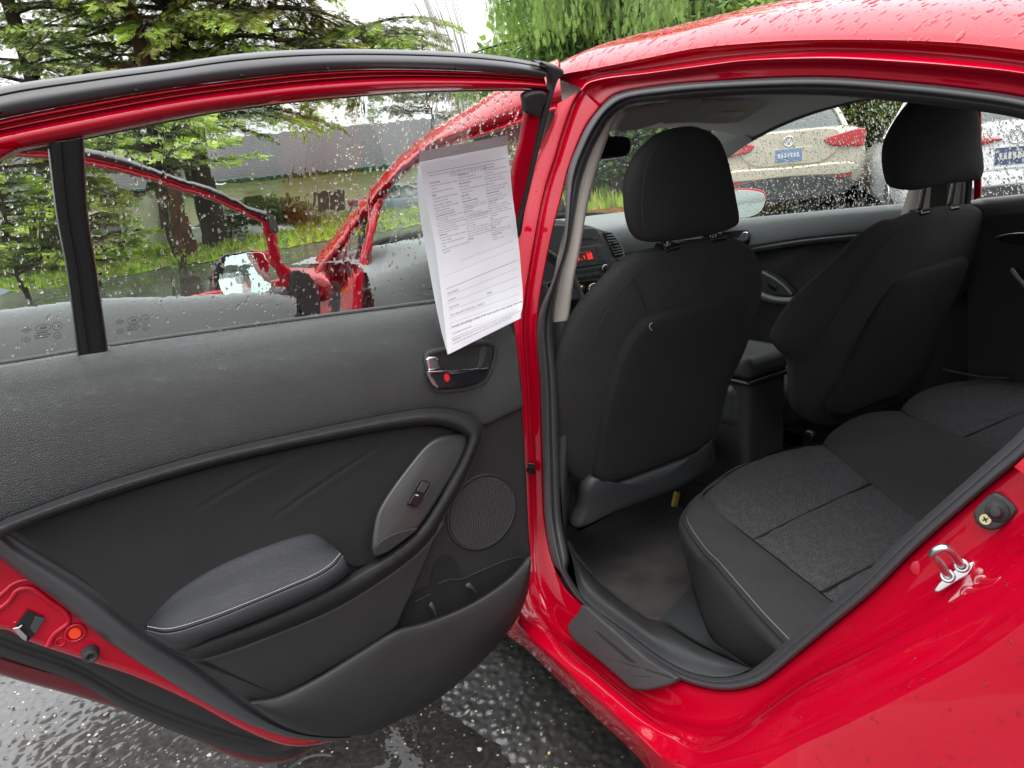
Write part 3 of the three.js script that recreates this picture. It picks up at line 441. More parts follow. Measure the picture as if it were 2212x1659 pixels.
const sealIn = [...px('J', 600, 1230, 700, 950, 765, 830, 835, 710, 905, 645, 1000, 590, 1350, 545, 1800, 505), ...px('N', 600, 748, 1200, 795, 1700, 852, 2212, 940), [2400, 330], [2560, 410], [2590, 500], [2500, 610], [2350, 750], ...px('D', 2212, 270, 2045, 425, 1735, 700), ...px('Q', 1230, -25, 1015, 158, 822, 322, 655, 457), ...px('O', 1800, 905, 1680, 920, 1520, 900, 1370, 850, 1160, 725, 960, 575, 780, 445, 630, 330, 545, 225, 450, 60), ...px('D', 425, 790, 400, 640, 388, 400, 380, 100), ...px('B', 365, 1060), ...px('M', 190, 650, 275, 350)];
part('opening_seal', loft([flank(sealOut, .004), flank(mixr(sealOut, sealIn, .04), -.010), flank(mixr(sealOut, sealIn, .2), -.016), flank(mixr(sealOut, sealIn, .42), -.015), flank(mixr(sealOut, sealIn, .55), -.004), flank(mixr(sealOut, sealIn, .62), -.005), flank(mixr(sealOut, sealIn, .85), .004), flank(sealIn, .022), flank(mixr(sealOut, sealIn, 1.02), .05)], { n: 260, sub: 3, closed: true, param: true }), M_.sealGrey, car);
{
  const R0 = [[1296, 233], [1266, 273], [1246, 315], [1226, 370], [1211, 433], [1194, 498], [1161, 690], [1166, 829], [1171, 994], [1177, 1132], [1194, 1214], [1221, 1269], [1255, 1302], [1298, 1340], [1346, 1382], [1400, 1428], [1461, 1465], [1506, 1482], [1560, 1491], [1600, 1489], [1645, 1475], [1720, 1416], [1795, 1355], [1881, 1283], [1986, 1181], [2151, 1038], [2212, 989], [2400, 815], [2560, 640]];
  const R1 = [[1256, 195], [1242, 218], [1219, 278], [1199, 345], [1179, 408], [1160, 498], [1132, 690], [1138, 829], [1146, 994], [1151, 1140], [1157, 1245], [1176, 1303], [1203, 1360], [1240, 1398], [1293, 1443], [1341, 1484], [1421, 1537], [1480, 1554], [1533, 1560], [1593, 1553], [1660, 1508], [1752, 1440], [1838, 1393], [1908, 1354], [2030, 1276], [2175, 1170], [2260, 1110], [2480, 930], [2640, 740]];
  const R2 = [[1206, 223], [1200, 255], [1181, 303], [1166, 333], [1149, 383], [1127, 498], [1098, 690], [1104, 829], [1110, 994], [1113, 1140], [1116, 1240], [1130, 1316], [1186, 1366], [1232, 1412], [1285, 1457], [1336, 1500], [1400, 1552], [1455, 1588], [1507, 1612], [1570, 1600], [1640, 1562], [1733, 1512], [1835, 1462], [1935, 1412], [2060, 1350], [2190, 1268], [2300, 1190], [2560, 980], [2720, 780]];
  const R3 = [[1200, 226], [1194, 258], [1175, 306], [1160, 336], [1143, 386], [1121, 501], [1092, 690], [1098, 829], [1104, 994], [1104, 1140], [1095, 1275], [1106, 1336], [1160, 1388], [1213, 1435], [1266, 1486], [1320, 1534], [1373, 1582], [1426, 1633], [1484, 1655], [1545, 1652], [1623, 1632], [1720, 1592], [1835, 1538], [1950, 1478], [2085, 1402], [2215, 1312], [2330, 1240], [2600, 1050], [2760, 830]];
  const R4 = [[1194, 226], [1188, 258], [1169, 306], [1154, 336], [1137, 386], [1115, 501], [1086, 690], [1092, 829], [1098, 994], [1098, 1140], [1080, 1320], [1090, 1362], [1140, 1405], [1190, 1453], [1240, 1502], [1293, 1555], [1346, 1603], [1395, 1655], [1440, 1720], [1560, 1800], [1660, 1850], [1780, 1830], [1900, 1850], [2020, 1860], [2150, 1850], [2290, 1820], [2420, 1760], [2700, 1600], [2860, 1200]];
  const pick = (a, b, c) => R0.map((_, i) => i < 10 ? a : i < 12 ? a + (b - a) * (i - 9) / 3 : i < 18 ? b : i < 21 ? b + (c - b) * (i - 17) / 3 : c);
  const F = (r, o) => flank(r, o), n = 200;
  // flange, from the seal to the first fold
  const flange = loft([F(R0, .012), F(mixr(R0, R1, .03), pick(-.003, -.002, -.002)), F(mixr(R0, R1, .3), pick(-.006, -.008, -.006)), F(mixr(R0, R1, .85), pick(-.010, -.016, -.012)), F(R1, pick(-.014, -.022, -.016))], { n, sub: 4, param: true });
  part('door_flange', flange, M_.red, car);
  const step = loft([F(R1, pick(-.014, -.022, -.016)), F(mixr(R1, R2, .12), pick(-.020, -.027, -.022)), F(mixr(R1, R2, .55), pick(-.024, -.068, -.074)), F(mixr(R1, R2, .9), pick(-.026, -.080, -.090)), F(R2, pick(-.028, -.085, -.095))], { n, sub: 4, param: true });
  part('door_step', step, M_.red, car);
  const side = loft([F(R2, pick(-.028, -.085, -.095)), F(mixr(R2, R3, .25), pick(-.026, -.094, -.102)), F(mixr(R2, R3, .7), pick(-.01, -.106, -.112)), F(mixr(R2, R3, .93), pick(0, -.111, -.118)), F(R3, pick(.02, -.112, -.121))], { n, sub: 4, param: true });
  part('rocker', side, M_.red, car);
  const lower = loft([F(R3, pick(.02, -.112, -.121)), F(mixr(R3, R4, .08), pick(.03, -.111, -.126)), F(mixr(R3, R4, .4), pick(.035, -.105, -.135)), F(R4, pick(.05, -.07, -.142))], { n, sub: 5, param: true });
  part('quarter_panel', lower, M_.red, car);
  for (const [g, k] of [[step, 380], [side, 420], [lower, 560]]) drops('water_drops', g, k, car, { rmin: .0006, rmax: .0024, pow: 2.6, ok: p => p.x < .2 && p.y > .1 });
  // sill plate with its pressed marks
  const sp = px('O', 562, 338, 530, 400, 462, 480, 450, 540, 480, 600, 700, 790, 900, 965, 960, 1015, 1020, 1032, 1150, 1020, 1290, 975, 1335, 930, 1300, 900, 1100, 780, 900, 610, 720, 455);
  const mid = flank(px('O', 800, 650), -.022)[0], e1 = flank(px('O', 1150, 900), -.022)[0].sub(mid).normalize(), e2 = flank(px('O', 640, 820), -.034)[0].sub(mid), nn = e1.clone().cross(e2).normalize(); if (nn.y < 0) nn.negate(); const e3 = nn.clone().cross(e1);
  const loc = (pts, h = 0) => pts.map(p => { const q = meet(p, nn.x, nn.y, nn.z, nn.dot(mid) + h).sub(mid); return { x: q.dot(e1), y: q.dot(e3) }; }), spM = new THREE.Matrix4().makeBasis(e1, e3, nn).setPosition(mid);
  const plateG = node('sill_plate', car);
  const put = (nm, g, m) => part(nm, g.applyMatrix4(spM), m, plateG);
  put('sill_cover', plate(loc(sp, .006), -.012, .007, { bevel: .0045, seg: 4, div: 5 }), M_.plasticGrey);
  put('pressed_mark', plate(loc(px('O', 678, 545, 690, 545, 760, 600, 1004, 800, 990, 806, 950, 795, 700, 580), .007), .0066, .0076, { smooth: false, bevel: .0004 }), M_.plastic);
  put('pressed_mark', plate(loc(px('O', 925, 850, 945, 840, 1060, 846, 1135, 912, 1120, 918, 985, 912), .007), .0066, .0080, { smooth: false, bevel: .0006 }), M_.plasticGrey);
  put('pressed_mark', tube(loc(px('O', 648, 500, 642, 540, 644, 580), .0075).map(p => V(p.x, p.y, .0075)), .0007, { n: 20, sides: 6 }), M_.plasticGrey);
  // door striker on the rear flange
  const SP = flank([[2076, 1240]], -.016)[0], sn = V(-.25, .35, -1).normalize(), sx = V(-.72, .62, 0); sx.addScaledVector(sn, -sx.dot(sn)).normalize(); const sy = sn.clone().cross(sx), sM = new THREE.Matrix4().makeBasis(sx, sy, sn).setPosition(SP);
  const striker = node('striker', car), L = p => meet(p, sn.x, sn.y, sn.z, sn.dot(SP)).applyMatrix4(sM.clone().invert());
  const base = px('G', 360, 1195, 450, 1080, 560, 1000, 660, 945, 815, 905, 828, 925, 700, 1040, 560, 1120, 395, 1212).map(L);
  part('striker_base', plate(base, .0, .006, { bevel: .0018 }).applyMatrix4(sM), M_.steel, striker);
  const bar = [...[[480, 1060], [390, 930], [338, 870], [360, 835], [440, 805], [490, 825], [560, 915], [610, 965]]].map((p, i) => { const h = [.004, .024, .040, .045, .045, .040, .022, .004][i], q = px('G', ...p)[0]; return meet(q, sn.x, sn.y, sn.z, sn.dot(SP) + h); });
  part('striker_loop', tube(bar, .0046, { n: 60, sides: 14 }), M_.steel, striker);
  for (const q of [bar[0], bar[7]]) part('striker_collar', new THREE.TorusGeometry(.0058, .0022, 8, 20).lookAt(sn).translate(q.x + sn.x * .003, q.y + sn.y * .003, q.z + sn.z * .003), M_.steel, striker);
  // door switch: rubber housing with a button and a screw
  const dp0 = flank(px('G', 915, 480), -.008)[0], dn = V(-.18, .28, -1).normalize(), dx = V(-.75, .6, 0); dx.addScaledVector(dn, -dx.dot(dn)).normalize(); const dM = new THREE.Matrix4().makeBasis(dx, dn.clone().cross(dx), dn).setPosition(dp0);
  const DL = (h, ...a) => px('G', ...a).map(p => meet(p, dn.x, dn.y, dn.z, dn.dot(dp0) + h).applyMatrix4(dM.clone().invert()));
  const sw = node('door_switch', car), pd = (n, g, m) => part(n, g.applyMatrix4(dM), m, sw);
  pd('switch_housing', plate(DL(.006, 715, 480, 735, 440, 880, 300, 930, 290, 1080, 385, 1122, 440, 1118, 475, 960, 620, 880, 640, 800, 620, 740, 570), 0, .009, { bevel: .003, div: 5 }), M_.plastic);
  const b0 = DL(.012, 930, 470)[0];
  pd('switch_boot', new THREE.LatheGeometry([[.0001, .019], [.0042, .019], [.0055, .0175], [.006, .013], [.0095, .012], [.0118, .009], [.0125, .006]].map(a => new THREE.Vector2(...a)), 28).rotateX(Math.PI / 2).translate(b0.x, b0.y, 0), M_.seal);
  const s0 = DL(.009, 828, 540)[0];
  pd('switch_screw', new THREE.CylinderGeometry(.0055, .006, .003, 24).rotateX(Math.PI / 2).translate(s0.x, s0.y, .0095), M_.brass);
  for (const a of [0, 1]) pd('screw_slot', rbox(a ? .0016 : .006, a ? .006 : .0016, .0008, .0002, 1).translate(s0.x, s0.y, .0109), M_.black);
  const plug = flank(px('G', 200, 995), -.006)[0];
  part('blanking_plug', new THREE.SphereGeometry(.0088, 24, 10).scale(1, 1, .12).lookAt(dn).translate(plug.x, plug.y, plug.z), M_.red, car);
  part('pressing', tube(flank(px('G', 770, 625, 850, 720, 900, 772, 945, 772, 1020, 695, 1070, 640), -.007), .0016, { n: 40, sides: 8 }), M_.red, car);
  // hinge bolt of the door on the pillar
  const hb = flank(px('E', 918, 1010), -.018)[0], hn = V(-.6, .1, -.8).normalize();
  const hinge = node('door_hinge', car);
  part('hinge_leaf', rbox(.016, .022, .006, .002).lookAt(hn).translate(hb.x, hb.y, hb.z), M_.gloss, hinge);
  part('hinge_bolt', new THREE.CylinderGeometry(.0075, .008, .012, 6).rotateX(Math.PI / 2).lookAt(hn).translate(hb.x + hn.x * .008, hb.y + hn.y * .008, hb.z + hn.z * .008), M_.gloss, hinge);
}
// ---------------------------------------------------------------- roof
{
  const T0 = [[1296, 233], [1321, 210], [1346, 199], [1444, 183], [1556, 174], [1604, 170.5], [1769, 166], [1934, 176], [2071, 190], [2212, 210], [2420, 265], [2640, 390]];
  const T1 = [[1256, 195], [1268, 182], [1300, 172], [1400, 159], [1556, 138], [1604, 132], [1796, 127], [1950, 135], [2090, 146], [2212, 160], [2420, 205], [2650, 320]];
  const T2 = [[1250, 188], [1262, 176], [1290, 164], [1400, 149], [1540, 129], [1604, 121], [1769, 110], [1934, 113], [2072, 124], [2212, 140], [2420, 180], [2650, 290]];
  const T4 = [[1196, 167], [1215, 160], [1281, 148], [1381, 128], [1500, 104], [1604, 93.5], [1714, 86.6], [1895, 85.3], [2071, 92], [2212, 107], [2420, 140], [2650, 240]];
  part('roof_flange', loft([flank(T0, .014), flank(mixr(T0, T1, .05), .004), flank(mixr(T0, T1, .45), .000), flank(mixr(T0, T1, .8), -.012), flank(mixr(T0, T1, .96), -.022), flank(mixr(T1, T2, .1), -.024), flank(mixr(T1, T2, .85), .008), flank(T2, .013)], { n: 120, sub: 4, param: true }), M_.red, car);
  part('roof_gutter', loft([flank(T2, .013), flank(mixr(T2, T4, .12), .018), flank(mixr(T2, T4, .5), .013), flank(mixr(T2, T4, .85), .000), flank(mixr(T2, T4, .96), -.009), flank(T4, -.008)], { n: 120, sub: 3, param: true }), M_.red, car);
  const edge = flank(T4, -.008).reverse(), E = rail(edge, 60);
  // carry the roof edge forward to the windscreen
  const a = E[E.length - 1]; const fwd = [.1, .2, .3, .42].map((s, i) => V(a.x + s, a.y - [.012, .032, .06, .105][i], a.z - [.004, .010, .018, .032][i]));
  const back = [V(E[0].x - .5, E[0].y - .16, E[0].z - .01), V(E[0].x - .2, E[0].y - .05, E[0].z)];
  const line = [...back, ...E.filter((_, i) => i % 2 === 0), ...fwd];
  const prof = [[0, 0], [.006, .007], [.022, .020], [.05, .036], [.10, .052], [.18, .068], [.30, .082], [.45, .089]];
  const rails = prof.map(([dz, dy]) => line.map(p => V(p.x, p.y + dy, p.z + dz)));
  rails.push(line.map(p => V(p.x, p.y + .092, 0)));
  for (let i = prof.length - 1; i >= 0; i--) rails.push(line.map(p => V(p.x, p.y + prof[i][1], -p.z - prof[i][0])));
  const roof = loft(rails, { n: 120, sub: 4 });
  part('roof', roof, M_.red, car);
  drops('water_drops', roof, 4200, car, { rmin: .0008, rmax: .0026, pow: 2.4, flip: 1, down: V(.2, -1, -.5).normalize(), stretch: 2.2, ok: p => p.z < -.30 });
  drops('water_drops', roof, 260, car, { rmin: .0022, rmax: .0046, pow: 1.6, flip: 1, down: V(.2, -1, -.5).normalize(), stretch: 2.4, ok: p => p.z < -.40 });
}
// ---------------------------------------------------------------- windscreen pillar on the near side, with the small fixed window in its foot
{
  const sil = [[1205, 128], [1160, 146], [1100, 178], [1017, 231], [935, 280], [880, 325], [856, 345], [809, 398], [762, 454], [725, 507], [668, 579], [650, 640]];
  const inn = [[1215, 232], [1180, 242], [1122, 264], [1045, 291], [935, 326], [903, 352], [862, 386], [826, 425], [785, 475], [742, 535], [705, 592], [690, 650]];
  const pillar = loft([flank(sil, .06), flank(sil, .03), flank(mixr(sil, inn, .2), -.004), flank(mixr(sil, inn, .6), -.018), flank(mixr(sil, inn, .8), -.008), flank(mixr(sil, inn, .84), .002), flank(inn, -.002), flank(shift(inn, 3, 3), .03)], { n: 90, sub: 4, param: true });
  part('windscreen_pillar', pillar, M_.red, car); drops('water_drops', pillar, 900, car, { rmin: .001, rmax: .003, ok: p => p.z < -.5 });
  const a = [[826, 425], [800, 455], [788, 515], [768, 578], [742, 625], [735, 720]], b = [[850, 400], [826, 438], [808, 507], [792, 585], [783, 640], [776, 720]];
  part('door_post', loft([flank(a, .02), flank(a, -.004), flank(mixr(a, b, .5), -.012), flank(b, -.004), flank(b, .03)], { n: 50, sub: 4, param: true }), M_.red, car);
  const q = px('I', 1262, 470, 1290, 482, 1210, 862, 1100, 1002, 1020, 922, 1100, 760);
  part('small_window', loftFill(flank(q, .012)), M_.glass, car);
  part('small_window_seal', tube(flank(q, .008), .005, { closed: true, n: 80, sides: 8 }), M_.seal, car);
  part('wing', loft([flank(px('I', 700, 880, 880, 880, 1000, 900, 1060, 1000), -.01), flank(px('I', 700, 960, 900, 950, 1000, 960, 1070, 1010), -.025), flank(px('I', 700, 1010, 900, 1005, 1000, 1010, 1075, 1030), -.01)], { n: 30, sub: 6, param: true }), M_.red, car);
  part('hinge_post', loft([flank(px('I', 960, 1000, 1100, 1010, 1200, 870), .02), flank(px('I', 970, 1200, 1100, 1200, 1220, 1190), .02), flank(px('I', 960, 1500, 1100, 1500, 1220, 1500), .02)], { n: 20, sub: 6, param: true }), M_.red, car);
  part('hinge_gap', loft([flank(px('I', 1040, 1000, 1085, 970, 1110, 1005), -.004), flank(px('I', 1045, 1100, 1080, 1090, 1110, 1080), -.002), flank(px('I', 1045, 1230, 1075, 1230, 1100, 1230), -.002)], { n: 12, sub: 4, param: true }), M_.black, car);
}
function loftFill(q) { const c = q.reduce((s, p) => s.add(p), V()).multiplyScalar(1 / q.length), pos = [], uv = []; q.forEach((p, i) => { const n = q[(i + 1) % q.length]; pos.push(c.x, c.y, c.z, p.x, p.y, p.z, n.x, n.y, n.z); uv.push(0, 0, 1, 0, 0, 1); }); const g = new THREE.BufferGeometry(); g.setAttribute('position', new THREE.Float32BufferAttribute(pos, 3)); g.setAttribute('uv', new THREE.Float32BufferAttribute(uv, 2)); g.computeVertexNormals(); return g; }
// ---------------------------------------------------------------- inside the car
// a plane to build on: local x = the car's right, y up the plane, z backwards, towards the viewer
function backPlane(x0, y0, k) { // x = x0 + k (y - y0)
  const yv = V(k, 1, 0).normalize(), n = V(0, 0, 1).cross(yv).normalize(), o = V(x0, y0, 0), M = new THREE.Matrix4().makeBasis(V(0, 0, 1), yv, n).setPosition(o), inv = M.clone().invert();
  return { M, at: (pts, h = 0) => pts.map(p => meet(p, n.x, n.y, n.z, n.dot(o) + h).applyMatrix4(inv)), to: g => g.applyMatrix4(M) };
}
{ // pillar, sill and floor
  const bl = px('J', 600, 1230, 700, 950, 760, 830, 830, 710, 905, 640).reverse(), bL = [...bl, [1239, 450], [1216, 530], [1201, 605], [1192, 700]], bR = [[1345, 236], [1321, 276], [1308, 312], [1296, 346], [1286, 378], [1268, 448], [1254, 530], [1239, 605], [1228, 694]];
  part('pillar_trim', loft([flank(shift(bL, -6, 0), .018), flank(bL, .026), flank(mixr(bL, bR, .5), .034), flank(mixr(bL, bR, .92), .046), flank(bR, .075), flank(shift(bR, 0, 0), .14)], { n: 60, sub: 4, param: true }), M_.beige, car);
  const dl = [[1188, 697], [1176, 760], [1174, 900], [1180, 1050], [1190, 1170]], dr = [[1229, 692], [1232, 760], [1228, 900], [1223, 1000], [1216, 1170]];
  part('pillar_trim_lower', loft([flank(shift(dl, -6, 0), .016), flank(dl, .024), flank(mixr(dl, dr, .6), .034), flank(dr, .05), flank(dr, .14)], { n: 40, sub: 4, param: true }), M_.plasticGrey, car);
  const s0 = [...px('D', 392, 500, 410, 700, 440, 800), ...px('O', 545, 225, 630, 330, 780, 445, 960, 575, 1160, 725, 1370, 850, 1520, 900, 1680, 920, 1800, 905, 1945, 850)];
  const s1 = [...px('R', 60, 900, 110, 1020, 180, 1140, 260, 1230, 350, 1320, 450, 1400, 560, 1480, 640, 1525, 690, 1533), ...px('O', 1280, 520, 1500, 650, 1700, 745, 1930, 850)];
  const hs = k => k.map(p => p), low = onY(s1, .205), md = flank(mixr(s0, s1, .55), .035);
  part('sill_trim', loft([flank(s0, .012), flank(mixr(s0, s1, .08), .016), flank(mixr(s0, s1, .35), .036), md.map((p, i) => p.clone().lerp(flank([mixr(s0, s1, .55)[i]], .055)[0], .5)), flank(mixr(s0, s1, .75), .075), low], { n: 90, sub: 4, param: true }), M_.plasticGrey, car);
  const t0 = px('O', 1185, 462, 1280, 520, 1500, 650, 1700, 745, 1935, 852), t1 = px('O', 1455, 180, 1492, 300, 1562, 500, 1645, 640, 1940, 848);
  part('seat_base_trim', loft([onY(t0, [.207, .212, .24, .27, .30]), onY(mixr(t0, t1, .12), [.214, .226, .25, .275, .30]), onY(mixr(t0, t1, .6), [.224, .238, .262, .285, .302]), onY(t1, [.225, .24, .265, .29, .303])], { n: 40, sub: 5, param: true }), std({ color: lin(.05, .054, .06), roughness: .45, bumpMap: grainB, bumpScale: .0003 }), car);
  const fl = new THREE.PlaneGeometry(1.9, 1.5, 1, 1).rotateX(-Math.PI / 2).translate(.5, .165, 0); part('floor_carpet', fl, M_.fabricDark, car);
  const mat = [...px('R', 118, 1015, 190, 1140, 262, 1228, 350, 1318, 450, 1398, 560, 1477, 640, 1522, 690, 1530, 745, 1512, 830, 1420, 920, 1308), [1530, 1180], [1560, 1060], [1480, 1040], [1380, 1085], [1290, 1130]];
  const mq = onY(mat, .195).map(p => ({ x: p.x, y: -p.z }));
  part('floor_mat', plate(mq, 0, .012, { bevel: .004, div: 4 }).rotateX(-Math.PI / 2).translate(0, .188, 0), M_.carpet, car);
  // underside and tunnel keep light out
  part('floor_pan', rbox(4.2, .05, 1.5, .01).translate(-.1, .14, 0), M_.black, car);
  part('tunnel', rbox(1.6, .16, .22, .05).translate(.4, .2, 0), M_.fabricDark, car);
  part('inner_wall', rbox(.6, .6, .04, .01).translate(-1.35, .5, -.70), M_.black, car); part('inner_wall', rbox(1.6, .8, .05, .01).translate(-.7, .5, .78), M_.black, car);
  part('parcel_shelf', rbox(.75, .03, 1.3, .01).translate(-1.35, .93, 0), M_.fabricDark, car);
}
{ // rear bench
  const bench = node('rear_bench', car);
  const seam = [...px('Q', 900, 380, 835, 310), ...px('O', 2010, 430, 1812, 200, 1640, 0), ...px('R', 1000, 1100, 900, 960, 866, 880, 880, 820, 935, 752), [1546, 1062], [1596, 1034], [1660, 1008], [1706, 988], [1784, 974]];
  const seamW = onY(seam, seam.map((_, i) => i < 12 ? .452 : .425));
  const faceLow = [...px('O', 2100, 900, 1945, 850, 1740, 742, 1640, 640, 1562, 500, 1500, 330), ...px('R', 960, 1450, 905, 1230, 890, 1100, 920, 1000), [1560, 1120], [1600, 1090], [1660, 1060], [1710, 1040], [1780, 1020]];
  const flow = onY(faceLow, faceLow.map((_, i) => i < 5 ? .29 - i * .01 : .22));
  part('bench_front', loft([seamW.map(p => p.clone().add(V(-.004, .002, .004))), seamW.map(p => p.clone().add(V(.008, -.012, -.004))), seamW.map((p, i) => p.clone().lerp(flow[i], .3).add(V(.012, .01, -.008))), seamW.map((p, i) => p.clone().lerp(flow[i], .7).add(V(.006, .004, -.004))), flow], { n: 110, sub: 5, param: true }), M_.bench, bench);
  const bl = px('D', 1500, 965, 1470, 945, 1410, 905, 1345, 858, 1280, 810, 1215, 755, 1150, 700, 1085, 650, 1020, 600, 960, 555, 938, 542, 960, 510, 1060, 445, 1240, 365, 1420, 325);
  const bw = onY(bl, .476);
  part('bench_side', loft([seamW.slice(0, 15), seamW.slice(0, 15).map((p, i) => p.clone().lerp(bw[i], .12).add(V(0, .010, 0))), seamW.slice(0, 15).map((p, i) => p.clone().lerp(bw[i], .5).add(V(0, .010, 0))), bw.map(p => p.clone().add(V(0, .001, 0)))], { n: 90, sub: 5, param: true }), M_.bench, bench);
  const dash = (pts, n, len, r) => { const c = new THREE.CatmullRomCurve3(pts, false, 'centripetal'), out = []; for (let i = 0; i < n; i++) out.push(tube([c.getPointAt((i + .2) / n), c.getPointAt((i + .2 + len) / n)], r, { sides: 5 })); return join(out); };
  part('stitching', dash(seamW.slice(1, 10).map(p => p.clone().add(V(-.004, .0065, .004))), 110, .6, .0007), std({ color: lin(.35, .35, .35), roughness: .8 }), bench, { kind: 'stuff' });
  part('bench_piping', tube(seamW.map(p => p.clone().add(V(0, .002, 0))), .0028, { n: 150, sides: 8 }), M_.bench, bench);
  // cushion panels, each with its sewn folds
  const fold = (lines, depth, wd) => p => { for (const [a, b] of lines) { const t = Math.max(0, Math.min(1, ((p.x - a.x) * (b.x - a.x) + (p.z - a.z) * (b.z - a.z)) / ((b.x - a.x) ** 2 + (b.z - a.z) ** 2))), s = Math.hypot(p.x - a.x - t * (b.x - a.x), p.z - a.z - t * (b.z - a.z)); p.y -= depth * Math.exp(-Math.pow(s / wd, 2)) * sm(0, .06, t); } p.y += .002 * PN.noise(p.x * 14, 3, p.z * 14); };
  const cushion = (F, B, m, h, lines) => { const at = (k, y, dx = 0) => onY(mixr(F, B, k), y).map(p => p.clone().add(V(dx, 0, 0))); const G = loft([at(0, h - .02, .004).map(p => p.clone().add(V(-.012, -.09, 0))), at(0, h - .02, .012).map(p => p.clone().add(V(0, -.02, 0))), at(0, h - .014, .006), at(.03, h - .002), at(.10, h + .006), at(.3, h + .010), at(.65, h + .010), at(1, h + .008)], { n: 60, sub: 16, param: true, bend: (p, u, v) => { p.y += .008 * Math.pow(Math.sin(Math.PI * u), .6) - .006; fold(lines, .007, .009)(p); } }); for (const [a, b] of lines) part('seat_seam', tube([V(a.x, h + .0045, a.z), a.clone().lerp(b, .5).setY(h + .0062), V(b.x, h + .0045, b.z)], .0022, { n: 24, sides: 8 }), M_.fabricDark, bench); return part('seat_panel', G, m, bench); };
  const nL = px('D', 930, 556, 940, 541, 1020, 598, 1150, 698, 1280, 808, 1410, 903, 1530, 985, 1680, 1090), nR = px('D', 1412, 338, 1424, 328, 1500, 395, 1600, 478, 1700, 556, 1800, 620, 1900, 690, 2040, 790);
  const g0 = onY(px('D', 1150, 700, 1605, 482), .487), g1 = onY(px('D', 1412, 906, 1800, 712), .487);
  cushion([[1513, 1072], [1542, 1044], [1589, 1015], [1656, 989], [1718, 970], [1779, 957]], [[1900, 1368], [1945, 1330], [1990, 1293], [2030, 1260], [2070, 1228], [2105, 1200]], M_.herring, .477, [g0, g1]);
  const cL = px('D', 1424, 340, 1440, 322, 1510, 385, 1620, 470, 1720, 555, 1840, 640, 2000, 740), cR = px('D', 1722, 222, 1732, 206, 1800, 240, 1900, 290, 2000, 340, 2110, 400, 2300, 500);
  cushion([[1780, 957], [1802, 934], [1840, 910], [1880, 896], [1915, 890], [1948, 887]], [[2140, 1240], [2190, 1200], [2240, 1160], [2290, 1120], [2340, 1090], [2400, 1060]], M_.fabric, .480, []);
  const fL = px('D', 1726, 215, 1736, 202, 1800, 238, 1900, 285, 2000, 335, 2120, 395, 2330, 500), fR = px('D', 2070, 90, 2085, 80, 2140, 105, 2212, 140, 2300, 185, 2400, 235, 2600, 330);
  cushion([[1949, 886], [1966, 866], [2000, 846], [2045, 832], [2100, 822], [2145, 818]], [[2420, 1080], [2480, 1050], [2540, 1020], [2600, 990], [2660, 960], [2720, 940]], M_.herring, .478, [onY(px('D', 1975, 302, 2260, 185), .487)]);
  part('bench_side', rbox(.5, .12, .2, .04).translate(-.35, .42, .62), M_.bench, bench);
  part('bench_base', rbox(.62, .24, 1.1, .03).translate(-.50, .30, .06), M_.black, bench);
  part('bench_back', rbox(.16, .6, 1.25, .06).rotateZ(.35).translate(-.92, .72, .02), M_.bench, bench);
}
// ---------------------------------------------------------------- front seats
function frontSeat(label, P, o) {
  const seat = node('front_seat', car); seat.userData.label = label;
  const back = P.at(o.back, .02), put = (n, g, m, ud) => part(n, P.to(g), m, seat, ud);
  put('seat_back', puff(back, .034, .03, { rings: 14, pow: 3.2, n: 140 }), M_.fabric);
  if (o.pocket) { const pk = P.at(o.pocket, .055); put('back_panel', puff(pk, .022, .012, { rings: 10, pow: 5, n: 120 }).translate(0, 0, .030), M_.fabricDark); }
  if (o.shell) put('seat_shell', puff(P.at(o.shell, .05), .028, .03, { rings: 9, pow: 3.5, n: 120 }).translate(0, 0, .022), M_.plasticGrey);
  if (o.side) put('side_panel', puff(P.at(o.side, .045), .016, .03, { rings: 8, pow: 3, n: 80 }).translate(0, 0, .018), M_.fabric);
  put('headrest', puff(P.at(o.head, -.006), .034, .016, { rings: 12, pow: 2.8, n: 110 }), M_.fabric);
  for (const s of o.seams || []) put('seat_seam', tube(P.at(s, .04).map(p => V(p.x, p.y, s.z || .04)), .0012, { n: 60, sides: 6 }), M_.bench);
  for (const [a, b] of o.posts) { const q = P.at([a, b], 0); put('headrest_post', tube([V(q[0].x, q[0].y, 0), V(q[1].x, q[1].y, 0)], .0065, { sides: 14 }), M_.chrome); put('post_collar', rbox(.045, .012, .032, .004).translate(q[1].x, q[1].y + .006, 0), M_.gloss); }
  return seat;
}
